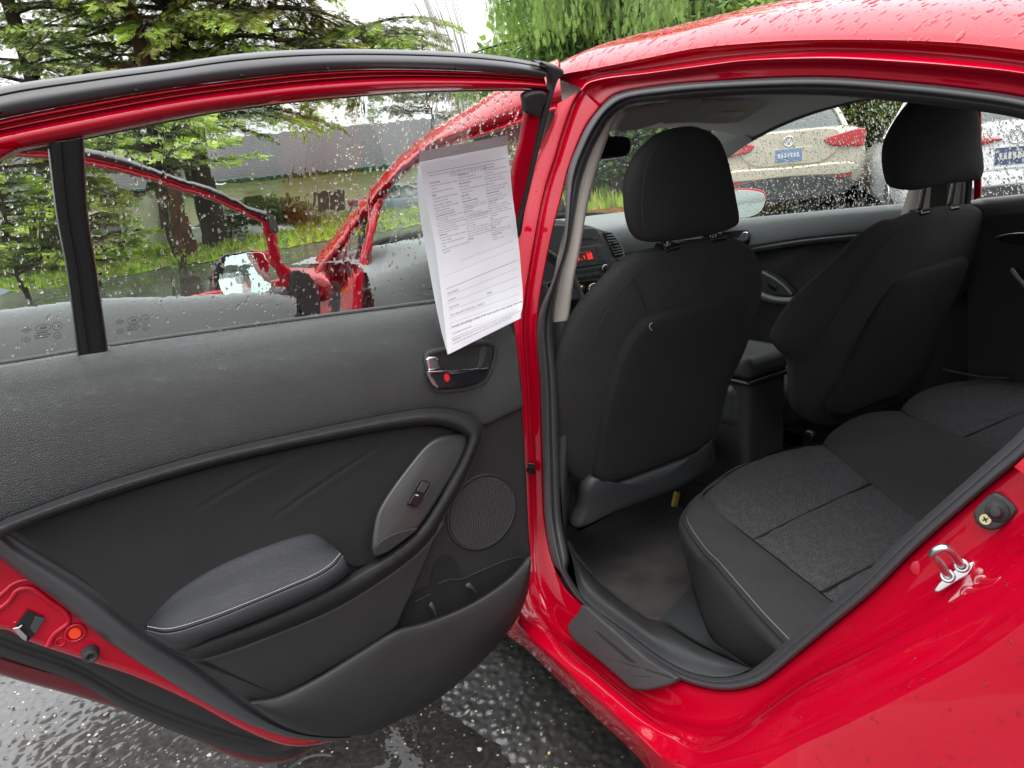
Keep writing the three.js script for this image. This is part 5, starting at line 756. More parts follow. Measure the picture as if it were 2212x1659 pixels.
// ---------------------------------------------------------------- the driver's door, open in front of the rear one
{
  const FD = frameAt('driver_door', V(1.08, 0, -.80), 76, car), d = FD.g, F = FD.flat, L = (p, w) => FD.lean(p, w, .40, .92);
  d.userData.label = 'open driver door, seen through the wet rear door glass';
  const sealT = [...px('U', -200, 60, 120, 78, 320, 92, 565, 135, 800, 185, 950, 240, 1222, 340), ...px('I', 240, 330, 480, 450, 622, 502)], redT = [...px('U', -200, 130, 130, 152, 320, 160, 570, 195, 800, 245, 1000, 300, 1222, 370), ...px('I', 240, 370, 490, 486, 616, 552)], redB = [...px('U', -200, 170, 80, 195, 320, 215, 570, 260, 800, 300, 960, 342, 1222, 430), ...px('I', 250, 422, 480, 530, 610, 578)];
  part('frame_seal', loft([L(shift(sealT, 0, 4), -.04), L(sealT, -.01), L(mixr(sealT, redT, .5), .008), L(redT, -.004)], { n: 60, sub: 4, param: true }), M_.sealGrey, d);
  part('frame_rail', loft([L(redT, -.004), L(mixr(redT, redB, .15), .004), L(mixr(redT, redB, .35), -.004), L(mixr(redT, redB, .6), .010), L(mixr(redT, redB, .9), .004), L(redB, -.02)], { n: 60, sub: 4, param: true }), M_.red, d);
  const pl = px('I', 575, 560, 582, 610, 610, 700, 632, 830, 700, 960, 762, 1070, 822, 1190), pr = px('I', 655, 560, 662, 610, 672, 700, 720, 845, 765, 900, 800, 1060, 900, 1240);
  part('frame_post', loft([L(pl, -.02), L(pl, 0), L(mixr(pl, pr, .5), .008), L(pr, 0), L(pr, -.03)], { n: 40, sub: 4, param: true }), M_.red, d);
  part('frame_corner', plate(L(px('I', 612, 500, 640, 505, 660, 560, 664, 620, 640, 640, 622, 600), .012).map(p => ({ x: p.x, y: p.y })), -.004, .006, { bevel: .002 }).translate(0, 0, L(px('I', 640, 560), .012)[0].z), M_.seal, d);
  part('sail_panel', plate(F(px('I', 776, 905, 850, 900, 905, 925, 950, 1000, 972, 1040, 982, 1200, 940, 1235, 880, 1215, 830, 1150, 790, 1040), .02).map(p => ({ x: p.x, y: p.y })), 0, .02, { bevel: .005 }), M_.plastic, d);
  const bt = [[-160, 690], [0, 671], [218, 646], [387, 641], [562, 633], [640, 640]], lw = shift(bt, 0, 260);
  part('door_upper', loft([F(bt, -.03), F(bt, .0), F(shift(bt, 0, 5), .02), F(shift(bt, 0, 40), .035), F(lw, .04)], { n: 40, sub: 5, param: true }), M_.dash, d);
  part('door_card', rbox(.98, .58, .05, .02).translate(-.5, .60, -.02), M_.plastic, d);
  part('outer_skin', rbox(1.04, .70, .02, .008).translate(-.5, .56, -.12), M_.red, d);
  const glass = [...redB, ...pl.slice(2, 6), [600, 660], [387, 660], [218, 668], [0, 692], [-160, 712]];
  part('door_glass', loftFill(L(glass, -.03)), M_.glassClear, d);
  drops('water_drops', loftFill(L(glass, -.032)), 260, d, { rmin: .001, rmax: .0035, flip: -1 });
  // mirror on its outer side
  const mo = px('I', 246, 885, 290, 815, 400, 782, 520, 770, 552, 800, 570, 880, 572, 960, 560, 1040, 470, 1060, 280, 1050, 254, 970), mq = F(mo, -.13).map(p => ({ x: p.x, y: p.y }));
  const mir = node('door_mirror', d);
  part('mirror_cap', puff(F(px('I', 290, 890, 320, 830, 400, 790, 540, 752, 630, 790, 645, 850, 600, 960, 550, 1040, 300, 1040, 290, 960), -.13), .01, .11, { n: 70, rings: 9 }).translate(0, 0, -.135), M_.red, mir);
  part('mirror_rim', plate(F(px('I', 232, 888, 280, 804, 400, 770, 530, 760, 566, 792, 586, 880, 588, 970, 572, 1056, 470, 1076, 270, 1068, 240, 976), -.13), -.128, -.118, { bevel: .003 }), M_.gloss, mir);
  { const cx = mq.reduce((s, p) => s + p.x, 0) / mq.length, cy = mq.reduce((s, p) => s + p.y, 0) / mq.length; part('mirror_glass', plate(mq.map(p => ({ x: p.x - cx, y: p.y - cy })), 0, .003, { bevel: .0008 }).rotateX(-.18).rotateY(-.28).translate(cx, cy, -.100), M_.mirror, mir); }
  part('mirror_arm', tube([V(-.05, .86, -.03), V(-.14, .87, -.12)], .03), M_.gloss, mir);
  const st = L(px('U', -10, 1096, 66, 1100, 60, 1122, -10, 1148), -.028), sg = loftFill(st); part('pane_sticker', sg, std({ color: lin(.5, .6, .7), roughness: .5 }), d);
}
// ---------------------------------------------------------------- the rest of the car, out of the picture or hidden
{
  part('bonnet', loft([-.68, -.4, 0, .4, .68].map(z => [V(1.42, .935 - .08 * z * z, z), V(1.6, .92 - .14 * z * z, z), V(1.9, .84 - .16 * z * z, z), V(2.15, .70 - .12 * z * z, z * .9), V(2.25, .5, z * .85)]), { n: 30, sub: 5 }), M_.red, car);
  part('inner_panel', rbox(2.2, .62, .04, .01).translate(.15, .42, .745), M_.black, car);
  part('front_wing', loft([[V(1.0, .92, .70), V(1.5, .88, .74), V(1.9, .80, .76), V(2.2, .6, .68)], [V(1.0, .6, .86), V(1.5, .66, .88), V(1.9, .6, .86), V(2.2, .45, .72)], [V(1.0, .25, .85), V(1.4, .4, .87), V(2.1, .4, .82), V(2.2, .25, .7)]], { n: 20, sub: 5 }), M_.red, car);
  for (const [x, z] of [[1.78, -.76], [1.78, .76], [-.95, .76]]) { const w = node('wheel', car); part('tyre', new THREE.TorusGeometry(.24, .085, 14, 40).translate(x, .32, z), M_.black, w); part('rim', new THREE.CylinderGeometry(.2, .2, .16, 30).rotateX(Math.PI / 2).translate(x, .32, z), M_.steel, w); }
}
// ---------------------------------------------------------------- ground: level round the car, rising gently to the right and falling to the left farther off
const SIDE = V(-.522, 0, .853), AHEAD = V(.853, 0, .522);
const ground = (x, z) => { const dx = x - EYE.x, dz = z - EYE.z, r = dx * SIDE.x + dz * SIDE.z, f = dx * AHEAD.x + dz * AHEAD.z; return .075 * Math.max(-14, Math.min(14, r)) * sm(2.4, 6.5, f); };
const spot = (p, depth) => { const q = atDepth(p, depth); q.y = ground(q.x, q.z); return q; };
const asphaltH = dataTex(1024, 1024, (x, y) => { const [a, b, id] = cells(x, y, 110, 41, 1), [c, , id2] = cells(x, y, 46, 47, 1); return .26 * sm(.55, .1, a) * (.4 + .6 * id) + .54 * sm(.6, .05, c) * (id2 > .35 ? 1 : .3) + .22 * fbm(x, y, 10, 4, 51); }, { size: .9 });
const asphaltC = dataTex(1024, 1024, (x, y, i, j) => { const [a, b, id] = cells(x, y, 110, 41, 1), n = fbm(x, y, 6, 5, 9), stone = a < .12 + .30 * hash(Math.floor(id * 9999), 3) && id > .974; const k = .125 + .11 * n + .06 * (id - .5); const t = hash(i >> 2, j >> 2, 4); if (stone) return [.62 + .2 * t, .60 + .18 * t, .50 + .22 * t]; return [k * 1.02, k, k * .96]; }, { size: .9, srgb: true });
const asphaltR = dataTex(512, 512, (x, y) => .035 + .13 * sm(.35, .72, fbm(x, y, 4, 6, 71)), { size: 1.7 });
const M_asphalt = phy({ color: lin(.95, .95, .95), map: asphaltC, roughness: 1, roughnessMap: asphaltR, bumpMap: asphaltH, bumpScale: .008, specularIntensity: 1 });
{
  const N = 150, g = new THREE.PlaneGeometry(1, 1, N, N), p = g.attributes.position, uv = g.attributes.uv, e = t => Math.sign(t) * (Math.abs(t) * 6 + Math.pow(Math.abs(t), 5) * 214);
  for (let i = 0; i < p.count; i++) { const x = e(p.getX(i) * 2), z = -e(p.getY(i) * 2); p.setXYZ(i, x, ground(x, z), z); uv.setXY(i, x, z); }
  g.computeVertexNormals(); setting('asphalt_ground', g, M_asphalt);
  // the near ground, with its stones and the film of water over them
  const W = 520, H = 440, ng = new THREE.PlaneGeometry(1, 1, W, H), np = ng.attributes.position, nu = ng.attributes.uv;
  for (let j = 0; j <= H; j++) for (let i = 0; i <= W; i++) {
    const x = -.45 + 2.35 * i / W, z = -.60 - 2.0 * j / H, edge = Math.min(1, Math.min(i, W - i, j, H - j) / 12);
    const [a, , id] = cells(x / 4 + 5, z / 4 + 5, 190, 17, 1), pool = sm(.05, .45, PN.noise(x * 1.7 + 3, 2, z * 1.7) + .35 * PN.noise(x * 5, 7, z * 5) - .12);
    let h = .0034 * sm(.62, .1, a) * (.35 + .65 * id) + .0022 * PN.noise(x * 34, 4, z * 34) + .0022 * PN.noise(x * 9, 1, z * 9);
    h = h * (1 - .93 * pool) + .0016 * pool + .0003 * pool * PN.noise(x * 60, 3, z * 42);
    np.setXYZ(j * (W + 1) + i, x, .004 + h * edge, z); nu.setXY(j * (W + 1) + i, x, z);
  }
  ng.computeVertexNormals(); setting('wet_asphalt', ng, phy({ color: lin(.95, .95, .95), map: asphaltC, roughness: .55, clearcoat: 1, clearcoatRoughness: .05, bumpMap: null }));
  // standing water by the sill and under the door
  const ripB = dataTex(512, 512, (x, y) => { let h = .5; for (let k = 0; k < 9; k++) { const dx = x - hash(k, 1, 3), dy = y - hash(k, 2, 3), d = Math.hypot(dx, dy), R = .03 + .12 * hash(k, 3, 3); h += .22 * Math.sin((d - R) * 190) * Math.exp(-Math.pow((d - R) / .028, 2)); } return h + .25 * (fbm(x, y, 22, 3, 13) - .5); }, { size: .75 });
  const M_puddle = phy({ color: lin(.8, .8, .78), map: asphaltC, roughness: .03, bumpMap: ripB, bumpScale: .0034, ior: 1.33 });
  const pond = (name, c, rx, rz, s, hgt) => { const n = 90, pts = []; for (let i = 0; i < n; i++) { const a = i / n * 2 * Math.PI, k = 1 + .42 * PN.noise(Math.cos(a) * 1.5 + s, Math.sin(a) * 1.5, s) + .22 * PN.noise(Math.cos(a) * 5, Math.sin(a) * 5 + s, 2 * s) + .10 * PN.noise(Math.cos(a) * 14, Math.sin(a) * 14 + s, 3 * s); pts.push(new THREE.Vector2(c.x + rx * k * Math.cos(a), -(c.z + rz * k * Math.sin(a)))); } const q = new THREE.ShapeGeometry(new THREE.Shape(pts)).rotateX(-Math.PI / 2).translate(0, hgt, 0); setting(name, q, M_puddle); };
  pond('puddle', V(.20, 0, -1.10), .34, .20, 3.1, .0072); pond('puddle', V(12, 0, 1.0), 3.5, 1.8, 8.3, ground(12, 1) + .02);
  // loose grit
  const gg = new THREE.IcosahedronGeometry(1, 0), M = []; for (let i = 0; i < 620; i++) { const x = rr(-.5, 1.3), z = -.82 - Math.pow(rnd(), 1.4) * 1.2, r = .0015 + .0038 * Math.pow(rnd(), 2.5); M.push(new THREE.Matrix4().compose(V(x, r * .3 + .006, z), new THREE.Quaternion().setFromEuler(new THREE.Euler(rr(0, 3), rr(0, 3), rr(0, 3))), V(r * rr(1, 1.9), r * .7, r))); }
  const gr = copyMesh('grit', gg, std({ color: lin(.42, .40, .34), roughness: .35 }), M, scene); gr.userData.label = 'pale grit lying on the wet asphalt by the sill'; gr.userData.category = 'grit';
  M.forEach((_, i) => { const k = rr(.3, 1.2), w = rnd(); gr.setColorAt(i, w > .93 ? lin(1.3, .9, .4) : lin(k, k, k * .95)); });
}
// grass verge in front of the houses, brown leaf litter under the trees
{
  const grassC = dataTex(512, 512, (x, y) => { const k = fbm(x, y, 8, 6, 91), q = fbm(x, y, 60, 2, 93); return [.42 * k + .28 * q + .08, .62 * k + .30 * q + .10, .05 + .07 * q]; }, { size: 6, srgb: true });
  const bank = (name, f0, f1, r0, r1, lift, m, n = 60, wob = 1) => { const g = new THREE.PlaneGeometry(1, 1, n, 14), p = g.attributes.position, uv = g.attributes.uv; for (let i = 0; i < p.count; i++) { const s = p.getX(i) + .5, t = p.getY(i) + .5, r = r0 + (r1 - r0) * s, f = f0 + (f1 - f0) * t + wob * (1 - t) * PN.noise(r * .25, 3, f0), x = EYE.x + AHEAD.x * f + SIDE.x * r, z = EYE.z + AHEAD.z * f + SIDE.z * r; p.setXYZ(i, x, ground(x, z) + .01 + lift * sm(0, .25, t) + .12 * PN.noise(x * .4, 0, z * .4) * sm(0, .3, t), z); uv.setXY(i, x, z); } g.computeVertexNormals(); return setting(name, g, m); };
  const gm = std({ map: grassC, roughness: .95 });
  const b1 = bank('grass_verge', 23, 60, -34, 3, .25, gm), b2 = bank('grass_verge', 15.5, 30, 1.6, 26, .3, gm);
  const litter = std({ map: dataTex(256, 256, (x, y) => { const k = fbm(x, y, 20, 4, 33); return [.40 + .35 * k, .25 + .24 * k, .10 + .10 * k]; }, { size: 2, srgb: true }), roughness: .9, bumpMap: carpetB, bumpScale: .02 });
  bank('leaf_litter', 12.6, 15.9, .8, 26, .03, litter);
  const blade = new THREE.BufferGeometry(); blade.setAttribute('position', new THREE.Float32BufferAttribute([-.5, 0, 0, .5, 0, 0, .15, 1, .3, -.9, 0, .2, -.3, 0, .4, -.9, .8, -.2, .4, 0, -.3, 1, 0, -.1, .9, .7, .1], 3)); blade.computeVertexNormals();
  const tuft = (g, n, nm, label) => { const M = []; for (const [p] of scatter(g.geometry, n)) M.push(new THREE.Matrix4().compose(p, new THREE.Quaternion().setFromAxisAngle(V(0, 1, 0), rr(0, 6.3)), V(rr(.05, .12), rr(.10, .34), rr(.05, .12)))); const o = copyMesh(nm, blade, std({ color: lin(.24, .35, .05), roughness: .8, side: THREE.DoubleSide }), M, scene); o.userData.label = label; o.userData.category = 'grass'; M.forEach((_, i) => { const k = rr(.35, 1.5); o.setColorAt(i, lin(k * rr(.8, 1.5), k, k)); }); };
  tuft(b1, 26000, 'grass_tufts', 'long bright green grass on the verge before the houses'); tuft(b2, 12000, 'grass_tufts', 'fresh green grass beyond the leaf litter, seen through the windscreen');
}
// ---------------------------------------------------------------- trees
const sprayGeo = (() => { // a flat conifer spray: a midrib with needles-bearing side shoots
  const pos = [], tri = (a, b, c) => pos.push(...a, ...b, ...c);
  const leaf = (x, y, z, a, l, w, up) => { const dx = Math.cos(a), dy = Math.sin(a); tri([x - dy * w, y + dx * w, z], [x + dy * w, y - dx * w, z], [x + dx * l, y + dy * l, z + up]); tri([x + dx * l * .35 - dy * w * 1.9, y + dy * l * .35 + dx * w * 1.9, z + up * .3], [x + dx * l * .3 + dy * w * 1.9, y + dy * l * .3 - dx * w * 1.9, z + up * .2], [x + dx * l * .95, y + dy * l * .95, z + up * .6]); };
  for (let i = 0; i < 6; i++) { const t = .08 + i * .15, l = .42 * (1.05 - t * .65); leaf(t, 0, 0, .75 + .08 * (i % 2), l, .03, .07 - .03 * (i % 3)); leaf(t, 0, 0, -.75 - .08 * (i % 2), l, .03, -.05 + .04 * (i % 3)); }
  leaf(.5, 0, 0, 0, .55, .035, -.05);
  const g = new THREE.BufferGeometry(); g.setAttribute('position', new THREE.Float32BufferAttribute(pos, 3)); g.computeVertexNormals(); return g;
})();
const M_needle = phy({ color: lin(1, 1, 1), roughness: .7, side: THREE.DoubleSide, transmission: .6, thickness: 0 });
const barkB = dataTex(256, 512, (x, y) => .6 * fbm(x * 1, y * .25, 24, 3, 5) + .4 * fbm(x, y, 9, 4, 6), { size: .8 });
const barkC = dataTex(256, 256, (x, y) => { const k = .25 + .5 * fbm(x, y * .4, 18, 4, 15); return [k * .62, k * .50, k * .42]; }, { size: .9, srgb: true });
const M_bark = std({ map: barkC, color: lin(.55, .55, .55), roughness: .95, bumpMap: barkB, bumpScale: .03 }), M_barkRed = std({ map: barkC, color: lin(1.1, .62, .5), roughness: .95, bumpMap: barkB, bumpScale: .03 });
function taper(pts, r0, r1, sides = 9, seg = 14) { const c = new THREE.CatmullRomCurve3(pts, false, 'centripetal'), g = new THREE.TubeGeometry(c, seg, 1, sides, false), p = g.attributes.position; for (let i = 0; i <= seg; i++) { const o = c.getPointAt(i / seg), r = r0 + (r1 - r0) * i / seg; for (let j = 0; j <= sides; j++) { const k = i * (sides + 1) + j; p.setXYZ(k, o.x + (p.getX(k) - o.x) * r, o.y + (p.getY(k) - o.y) * r, o.z + (p.getZ(k) - o.z) * r); } } g.computeVertexNormals(); return g; }
const mixc = (a, b, k) => [a[0] + (b[0] - a[0]) * k, a[1] + (b[1] - a[1]) * k, a[2] + (b[2] - a[2]) * k];
const UPY = V(0, 1, 0);
function conifer(name, label, p, depth, o) { // o: h, r0, limbs: n, y0..y1, reach(t), az range, droop, weep, colours
  const at = spot(p, depth), t = thing(name, label, 'tree', at, o.group), s0 = o.lean || 0;
  const trunkAt = y => V(SIDE.x * (s0 * y), y, SIDE.z * (s0 * y));
  if (o.r0) part('trunk', taper([0, .25, .5, .75, 1].map((k, i) => trunkAt(o.h * k).add(V(.1 * Math.sin(i * 2), 0, .1 * Math.cos(i * 3)))), o.r0, o.r0 * .35, 12, 20), o.bark || M_bark, t);
  const limbs = [], M = [], C = [];
  const spray = (q, dir, up, len, col) => { const x = dir.clone().normalize(), n = up.clone().addScaledVector(x, -up.dot(x)); if (n.lengthSq() < 1e-4) n.set(x.y, -x.x, 0); n.normalize(); const y = n.clone().cross(x); M.push(new THREE.Matrix4().makeBasis(x.multiplyScalar(len), y.multiplyScalar(len * rr(.7, 1.1)), n.multiplyScalar(len)).setPosition(q)); C.push(col); };
  for (let i = 0; i < o.limbs; i++) {
    const f = (i + rnd() * .8) / o.limbs, y = o.y0 + (o.y1 - o.y0) * f, az = o.az ? o.az[0] + (o.az[1] - o.az[0]) * rnd() : rnd() * 6.283, R = o.reach(f) * rr(.7, 1.1);
    const d = SIDE.clone().multiplyScalar(Math.cos(az)).addScaledVector(AHEAD, Math.sin(az)), q0 = trunkAt(y), rise = rr(.05, .3);
    const pts = [0, .3, .6, .85, 1].map(k => q0.clone().addScaledVector(d, R * k).add(V(0, R * (rise * k - o.droop * k * k), 0)));
    const c = new THREE.CatmullRomCurve3(pts, false, 'centripetal'); limbs.push(taper(pts, .02 + R * .012, .008, 6, 10));
    const n = Math.round(R * o.dense * 2.5), tone = rnd();
    for (let k = 0; k < n; k++) {
      const u = Math.pow((k + rnd()) / n, .75), q = c.getPointAt(u), tg = c.getTangentAt(u), side = rnd() < .5 ? -1 : 1, b = tg.clone().cross(UPY).normalize().multiplyScalar(side), spread = (1 - u * .75) * R * .28 + .1, m = rr(.15, 1) * spread;
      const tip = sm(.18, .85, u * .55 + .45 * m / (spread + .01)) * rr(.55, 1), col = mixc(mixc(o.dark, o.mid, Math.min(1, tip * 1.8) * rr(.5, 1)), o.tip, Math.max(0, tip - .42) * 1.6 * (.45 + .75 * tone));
      const at2 = q.clone().addScaledVector(b, m).addScaledVector(tg, m * .5).add(V(0, -m * m * .22 * o.droop * 3 + rr(-.06, .05), 0));
      if (o.weep) { const hang = rr(.3, 1) * o.weep, st = .10; for (let h = 0; h < hang; h += st) spray(at2.clone().add(V(rr(-.04, .04), -h, rr(-.04, .04))), V(rr(-.25, .25), -1, rr(-.25, .25)), V(rr(-1, 1), .1, rr(-1, 1)), rr(.10, .19), mixc(col, o.tip, Math.min(1, h / hang) * .6)); }
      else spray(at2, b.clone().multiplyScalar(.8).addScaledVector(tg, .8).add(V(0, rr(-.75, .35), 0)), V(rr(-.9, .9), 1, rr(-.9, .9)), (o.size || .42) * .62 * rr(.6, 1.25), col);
    }
  }
  part('limb', join(limbs), o.bark || M_bark, t);
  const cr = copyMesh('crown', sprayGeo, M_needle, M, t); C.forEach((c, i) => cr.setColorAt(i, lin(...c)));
  return t;
}
{
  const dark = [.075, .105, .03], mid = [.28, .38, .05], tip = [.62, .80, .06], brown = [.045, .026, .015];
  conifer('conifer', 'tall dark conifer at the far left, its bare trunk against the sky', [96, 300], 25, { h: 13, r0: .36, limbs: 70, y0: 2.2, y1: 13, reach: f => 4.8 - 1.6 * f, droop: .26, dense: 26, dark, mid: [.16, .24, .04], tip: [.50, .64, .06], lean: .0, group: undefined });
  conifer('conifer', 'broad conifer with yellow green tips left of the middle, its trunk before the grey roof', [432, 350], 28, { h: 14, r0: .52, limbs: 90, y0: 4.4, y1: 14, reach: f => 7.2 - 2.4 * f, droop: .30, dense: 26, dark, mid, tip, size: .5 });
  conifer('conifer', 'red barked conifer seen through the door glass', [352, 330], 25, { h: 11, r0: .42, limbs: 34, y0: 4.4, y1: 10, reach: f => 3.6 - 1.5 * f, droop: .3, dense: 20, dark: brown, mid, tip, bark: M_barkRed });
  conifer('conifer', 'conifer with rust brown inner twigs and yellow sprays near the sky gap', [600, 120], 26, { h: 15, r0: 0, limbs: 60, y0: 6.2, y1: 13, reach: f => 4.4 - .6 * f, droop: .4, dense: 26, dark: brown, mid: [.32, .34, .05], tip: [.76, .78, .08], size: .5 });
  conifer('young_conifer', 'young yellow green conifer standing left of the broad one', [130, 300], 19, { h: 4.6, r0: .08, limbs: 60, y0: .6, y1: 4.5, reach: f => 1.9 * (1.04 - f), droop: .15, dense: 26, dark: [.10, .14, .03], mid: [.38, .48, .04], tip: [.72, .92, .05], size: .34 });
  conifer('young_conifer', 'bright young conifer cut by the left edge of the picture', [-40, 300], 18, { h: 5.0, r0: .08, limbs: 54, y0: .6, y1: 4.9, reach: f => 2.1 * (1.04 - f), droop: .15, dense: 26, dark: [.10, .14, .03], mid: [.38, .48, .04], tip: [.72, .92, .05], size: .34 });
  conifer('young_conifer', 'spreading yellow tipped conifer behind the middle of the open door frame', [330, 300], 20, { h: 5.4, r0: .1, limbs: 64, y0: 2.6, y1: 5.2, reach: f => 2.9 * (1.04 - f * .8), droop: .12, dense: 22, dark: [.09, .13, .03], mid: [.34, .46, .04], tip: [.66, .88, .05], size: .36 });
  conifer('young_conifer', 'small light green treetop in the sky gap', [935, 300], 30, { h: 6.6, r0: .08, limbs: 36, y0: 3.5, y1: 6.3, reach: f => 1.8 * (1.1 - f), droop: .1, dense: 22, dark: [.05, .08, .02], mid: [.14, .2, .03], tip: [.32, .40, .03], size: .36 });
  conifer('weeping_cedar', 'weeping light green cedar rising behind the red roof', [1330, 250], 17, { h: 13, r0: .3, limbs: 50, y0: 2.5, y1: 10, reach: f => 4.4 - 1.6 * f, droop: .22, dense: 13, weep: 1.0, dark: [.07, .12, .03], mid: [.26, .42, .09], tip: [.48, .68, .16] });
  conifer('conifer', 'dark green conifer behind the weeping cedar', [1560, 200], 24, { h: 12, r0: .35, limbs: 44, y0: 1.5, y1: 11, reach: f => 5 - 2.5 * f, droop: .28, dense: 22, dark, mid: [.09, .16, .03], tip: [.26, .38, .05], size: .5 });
  conifer('conifer', 'shady conifer above the grey house roof', [820, 300], 30, { h: 7.4, r0: 0, limbs: 34, y0: 5.0, y1: 7.4, reach: f => 3.6, droop: .35, dense: 24, dark, mid: [.26, .38, .05], tip: [.64, .80, .08], size: .5 });
  // bare shrub against the sky
  const at = spot([1010, 300], 24), bs = thing('bare_shrub', 'bare leafless shrub of thin arching twigs in the sky gap', 'shrub', at), tw = [];
  for (let i = 0; i < 70; i++) { const a = rr(-.5, .5), b = rr(-.4, .4), h = rr(5.5, 8.6); tw.push(taper([V(.3 * a, 0, .3 * b), V(a * .8, h * .45, b * .6), V(a * 1.3 - .5, h * .8, b), V(a * 1.9 - 1.0, h, b * 1.5)].map(q => { const s = q.x, f2 = q.z; return V(SIDE.x * s + AHEAD.x * f2, q.y, SIDE.z * s + AHEAD.z * f2); }), .014, .004, 4, 10)); }
  part('twigs', join(tw), std({ color: lin(.28, .24, .20), roughness: .9 }), bs);
}
const leafGeo = (() => { const pos = []; for (let k = 0; k < 6; k++) { const a = k * 1.05, t = .3 + .2 * (k % 3), c = Math.cos(a), s = Math.sin(a), x = c * t, z = s * t, y = .15 * (k % 2); pos.push(x - s * .16, y, z + c * .16, x + s * .16, y + .05, z - c * .16, x + c * .5, y + .16, z + s * .5, x - s * .16, y, z + c * .16, x + c * .5, y + .16, z + s * .5, x + c * .3 - s * .25, y + .04, z + s * .3 + c * .25); } const g = new THREE.BufferGeometry(); g.setAttribute('position', new THREE.Float32BufferAttribute(pos, 3)); g.computeVertexNormals(); return g; })();
function bush(label, p, depth, w, h, n, cols, leaf = .3) {
  const at = spot(p, depth), t = thing('bush', label, 'bush', at), M = [], C = [], st = [];
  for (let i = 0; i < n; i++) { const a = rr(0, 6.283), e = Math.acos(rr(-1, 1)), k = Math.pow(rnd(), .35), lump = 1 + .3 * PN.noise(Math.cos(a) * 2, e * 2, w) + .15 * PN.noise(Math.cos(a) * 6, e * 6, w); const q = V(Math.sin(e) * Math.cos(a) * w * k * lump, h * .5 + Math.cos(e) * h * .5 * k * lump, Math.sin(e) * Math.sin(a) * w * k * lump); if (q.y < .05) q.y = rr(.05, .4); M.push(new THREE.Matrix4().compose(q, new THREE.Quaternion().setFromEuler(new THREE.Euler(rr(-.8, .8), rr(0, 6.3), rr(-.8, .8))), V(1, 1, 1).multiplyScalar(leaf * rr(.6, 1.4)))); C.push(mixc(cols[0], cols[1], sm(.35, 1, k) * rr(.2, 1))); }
  for (let i = 0; i < 9; i++) { const a = i * .7; st.push(taper([V(.1 * Math.cos(a), 0, .1 * Math.sin(a)), V(w * .35 * Math.cos(a), h * .4, w * .35 * Math.sin(a)), V(w * .6 * Math.cos(a), h * .8, w * .6 * Math.sin(a))], .04, .01, 5, 8)); }
  part('stem', join(st), M_bark, t); const c = copyMesh('foliage', leafGeo, M_needle, M, t); C.forEach((x, i) => c.setColorAt(i, lin(...x)));
}
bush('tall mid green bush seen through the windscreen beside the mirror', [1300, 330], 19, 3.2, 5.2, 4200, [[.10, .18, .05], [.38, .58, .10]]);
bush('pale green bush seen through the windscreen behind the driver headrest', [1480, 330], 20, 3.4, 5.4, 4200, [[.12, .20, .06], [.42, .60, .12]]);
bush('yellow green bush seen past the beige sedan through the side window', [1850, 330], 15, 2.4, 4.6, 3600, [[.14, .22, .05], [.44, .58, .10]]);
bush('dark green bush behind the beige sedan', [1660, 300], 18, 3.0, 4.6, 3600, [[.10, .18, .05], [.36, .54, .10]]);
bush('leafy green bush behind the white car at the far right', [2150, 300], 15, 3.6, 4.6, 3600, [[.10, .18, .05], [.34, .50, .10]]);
bush('low round bush on the verge under the grey roof', [560, 440], 31, 2.2, 1.6, 1800, [[.03, .05, .012], [.22, .30, .03]]);
bush('yellowish bush by the left house wall', [70, 430], 28, 1.6, 2.2, 1800, [[.04, .05, .012], [.26, .30, .03]]);
// ---------------------------------------------------------------- houses across the road
function house(label, p, depth, w, wallH, wall, roofM) {
  const at = spot(p, depth); at.y = -1.0; const h = thing('house', label, 'house', at);
  h.quaternion.setFromRotationMatrix(new THREE.Matrix4().makeBasis(SIDE, UPY, AHEAD.clone().negate()));
  part('wall', rbox(w, wallH, 7, .02).translate(0, wallH / 2, -3.6), wall, h);
  for (let i = 0; i < 14; i++) part('siding_board', rbox(w + .02, wallH / 14 - .012, .03, .008, 1).rotateX(.06).translate(0, (i + .5) * wallH / 14, -.06), wall, h);
  const rg = new THREE.BufferGeometry(), a = w / 2 + .5, y0 = wallH + .10, y1 = wallH + 2.3; rg.setAttribute('position', new THREE.Float32BufferAttribute([-a, y0, .3, a, y0, .3, a, y1, -3.6, -a, y0, .3, a, y1, -3.6, -a, y1, -3.6, a, y0, -7.8, -a, y0, -7.8, a, y1, -3.6, -a, y0, -7.8, -a, y1, -3.6, a, y1, -3.6], 3)); rg.setAttribute('uv', new THREE.Float32BufferAttribute([0, 0, w, 0, w, 4.7, 0, 0, w, 4.7, 0, 4.7, 0, 0, w, 0, 0, 4.7, w, 0, w, 4.7, 0, 4.7], 2)); rg.computeVertexNormals();
  const roof = part('roof', rg, roofM, h); part('gutter', rbox(w + 1, .13, .13, .03).translate(0, wallH + .12, .36), std({ color: lin(.05, .14, .14), roughness: .5 }), h);
  for (let i = 0; i < 16; i++) { const k = (i + .5) / 16; part('shingle_course', rbox(w + 1, .02, .30, .006, 1).rotateX(.505).translate(0, y0 + (y1 - y0) * k + .02, .3 - 3.9 * k), roofM, roof); }
  for (const x of [-w * .28, w * .04, w * .33]) { const wn = part('window', rbox(1.5, 1.1, .1, .02).translate(x, wallH * .55, .0), std({ color: lin(.75, .75, .72), roughness: .5 }), h); for (const s of [-.36, .36]) part('pane', rbox(.62, .92, .02, .004).translate(x + s, wallH * .55, .05), std({ color: lin(.10, .13, .13), roughness: .08 }), wn); }
  return h;
}
const roofM = std({ color: lin(.17, .17, .175), roughness: .9, bumpMap: carpetB, bumpScale: .01, map: dataTex(256, 256, (x, y) => .6 + .5 * (fbm(x, y, 30, 3, 17) - .3), { size: 3, srgb: true }) });
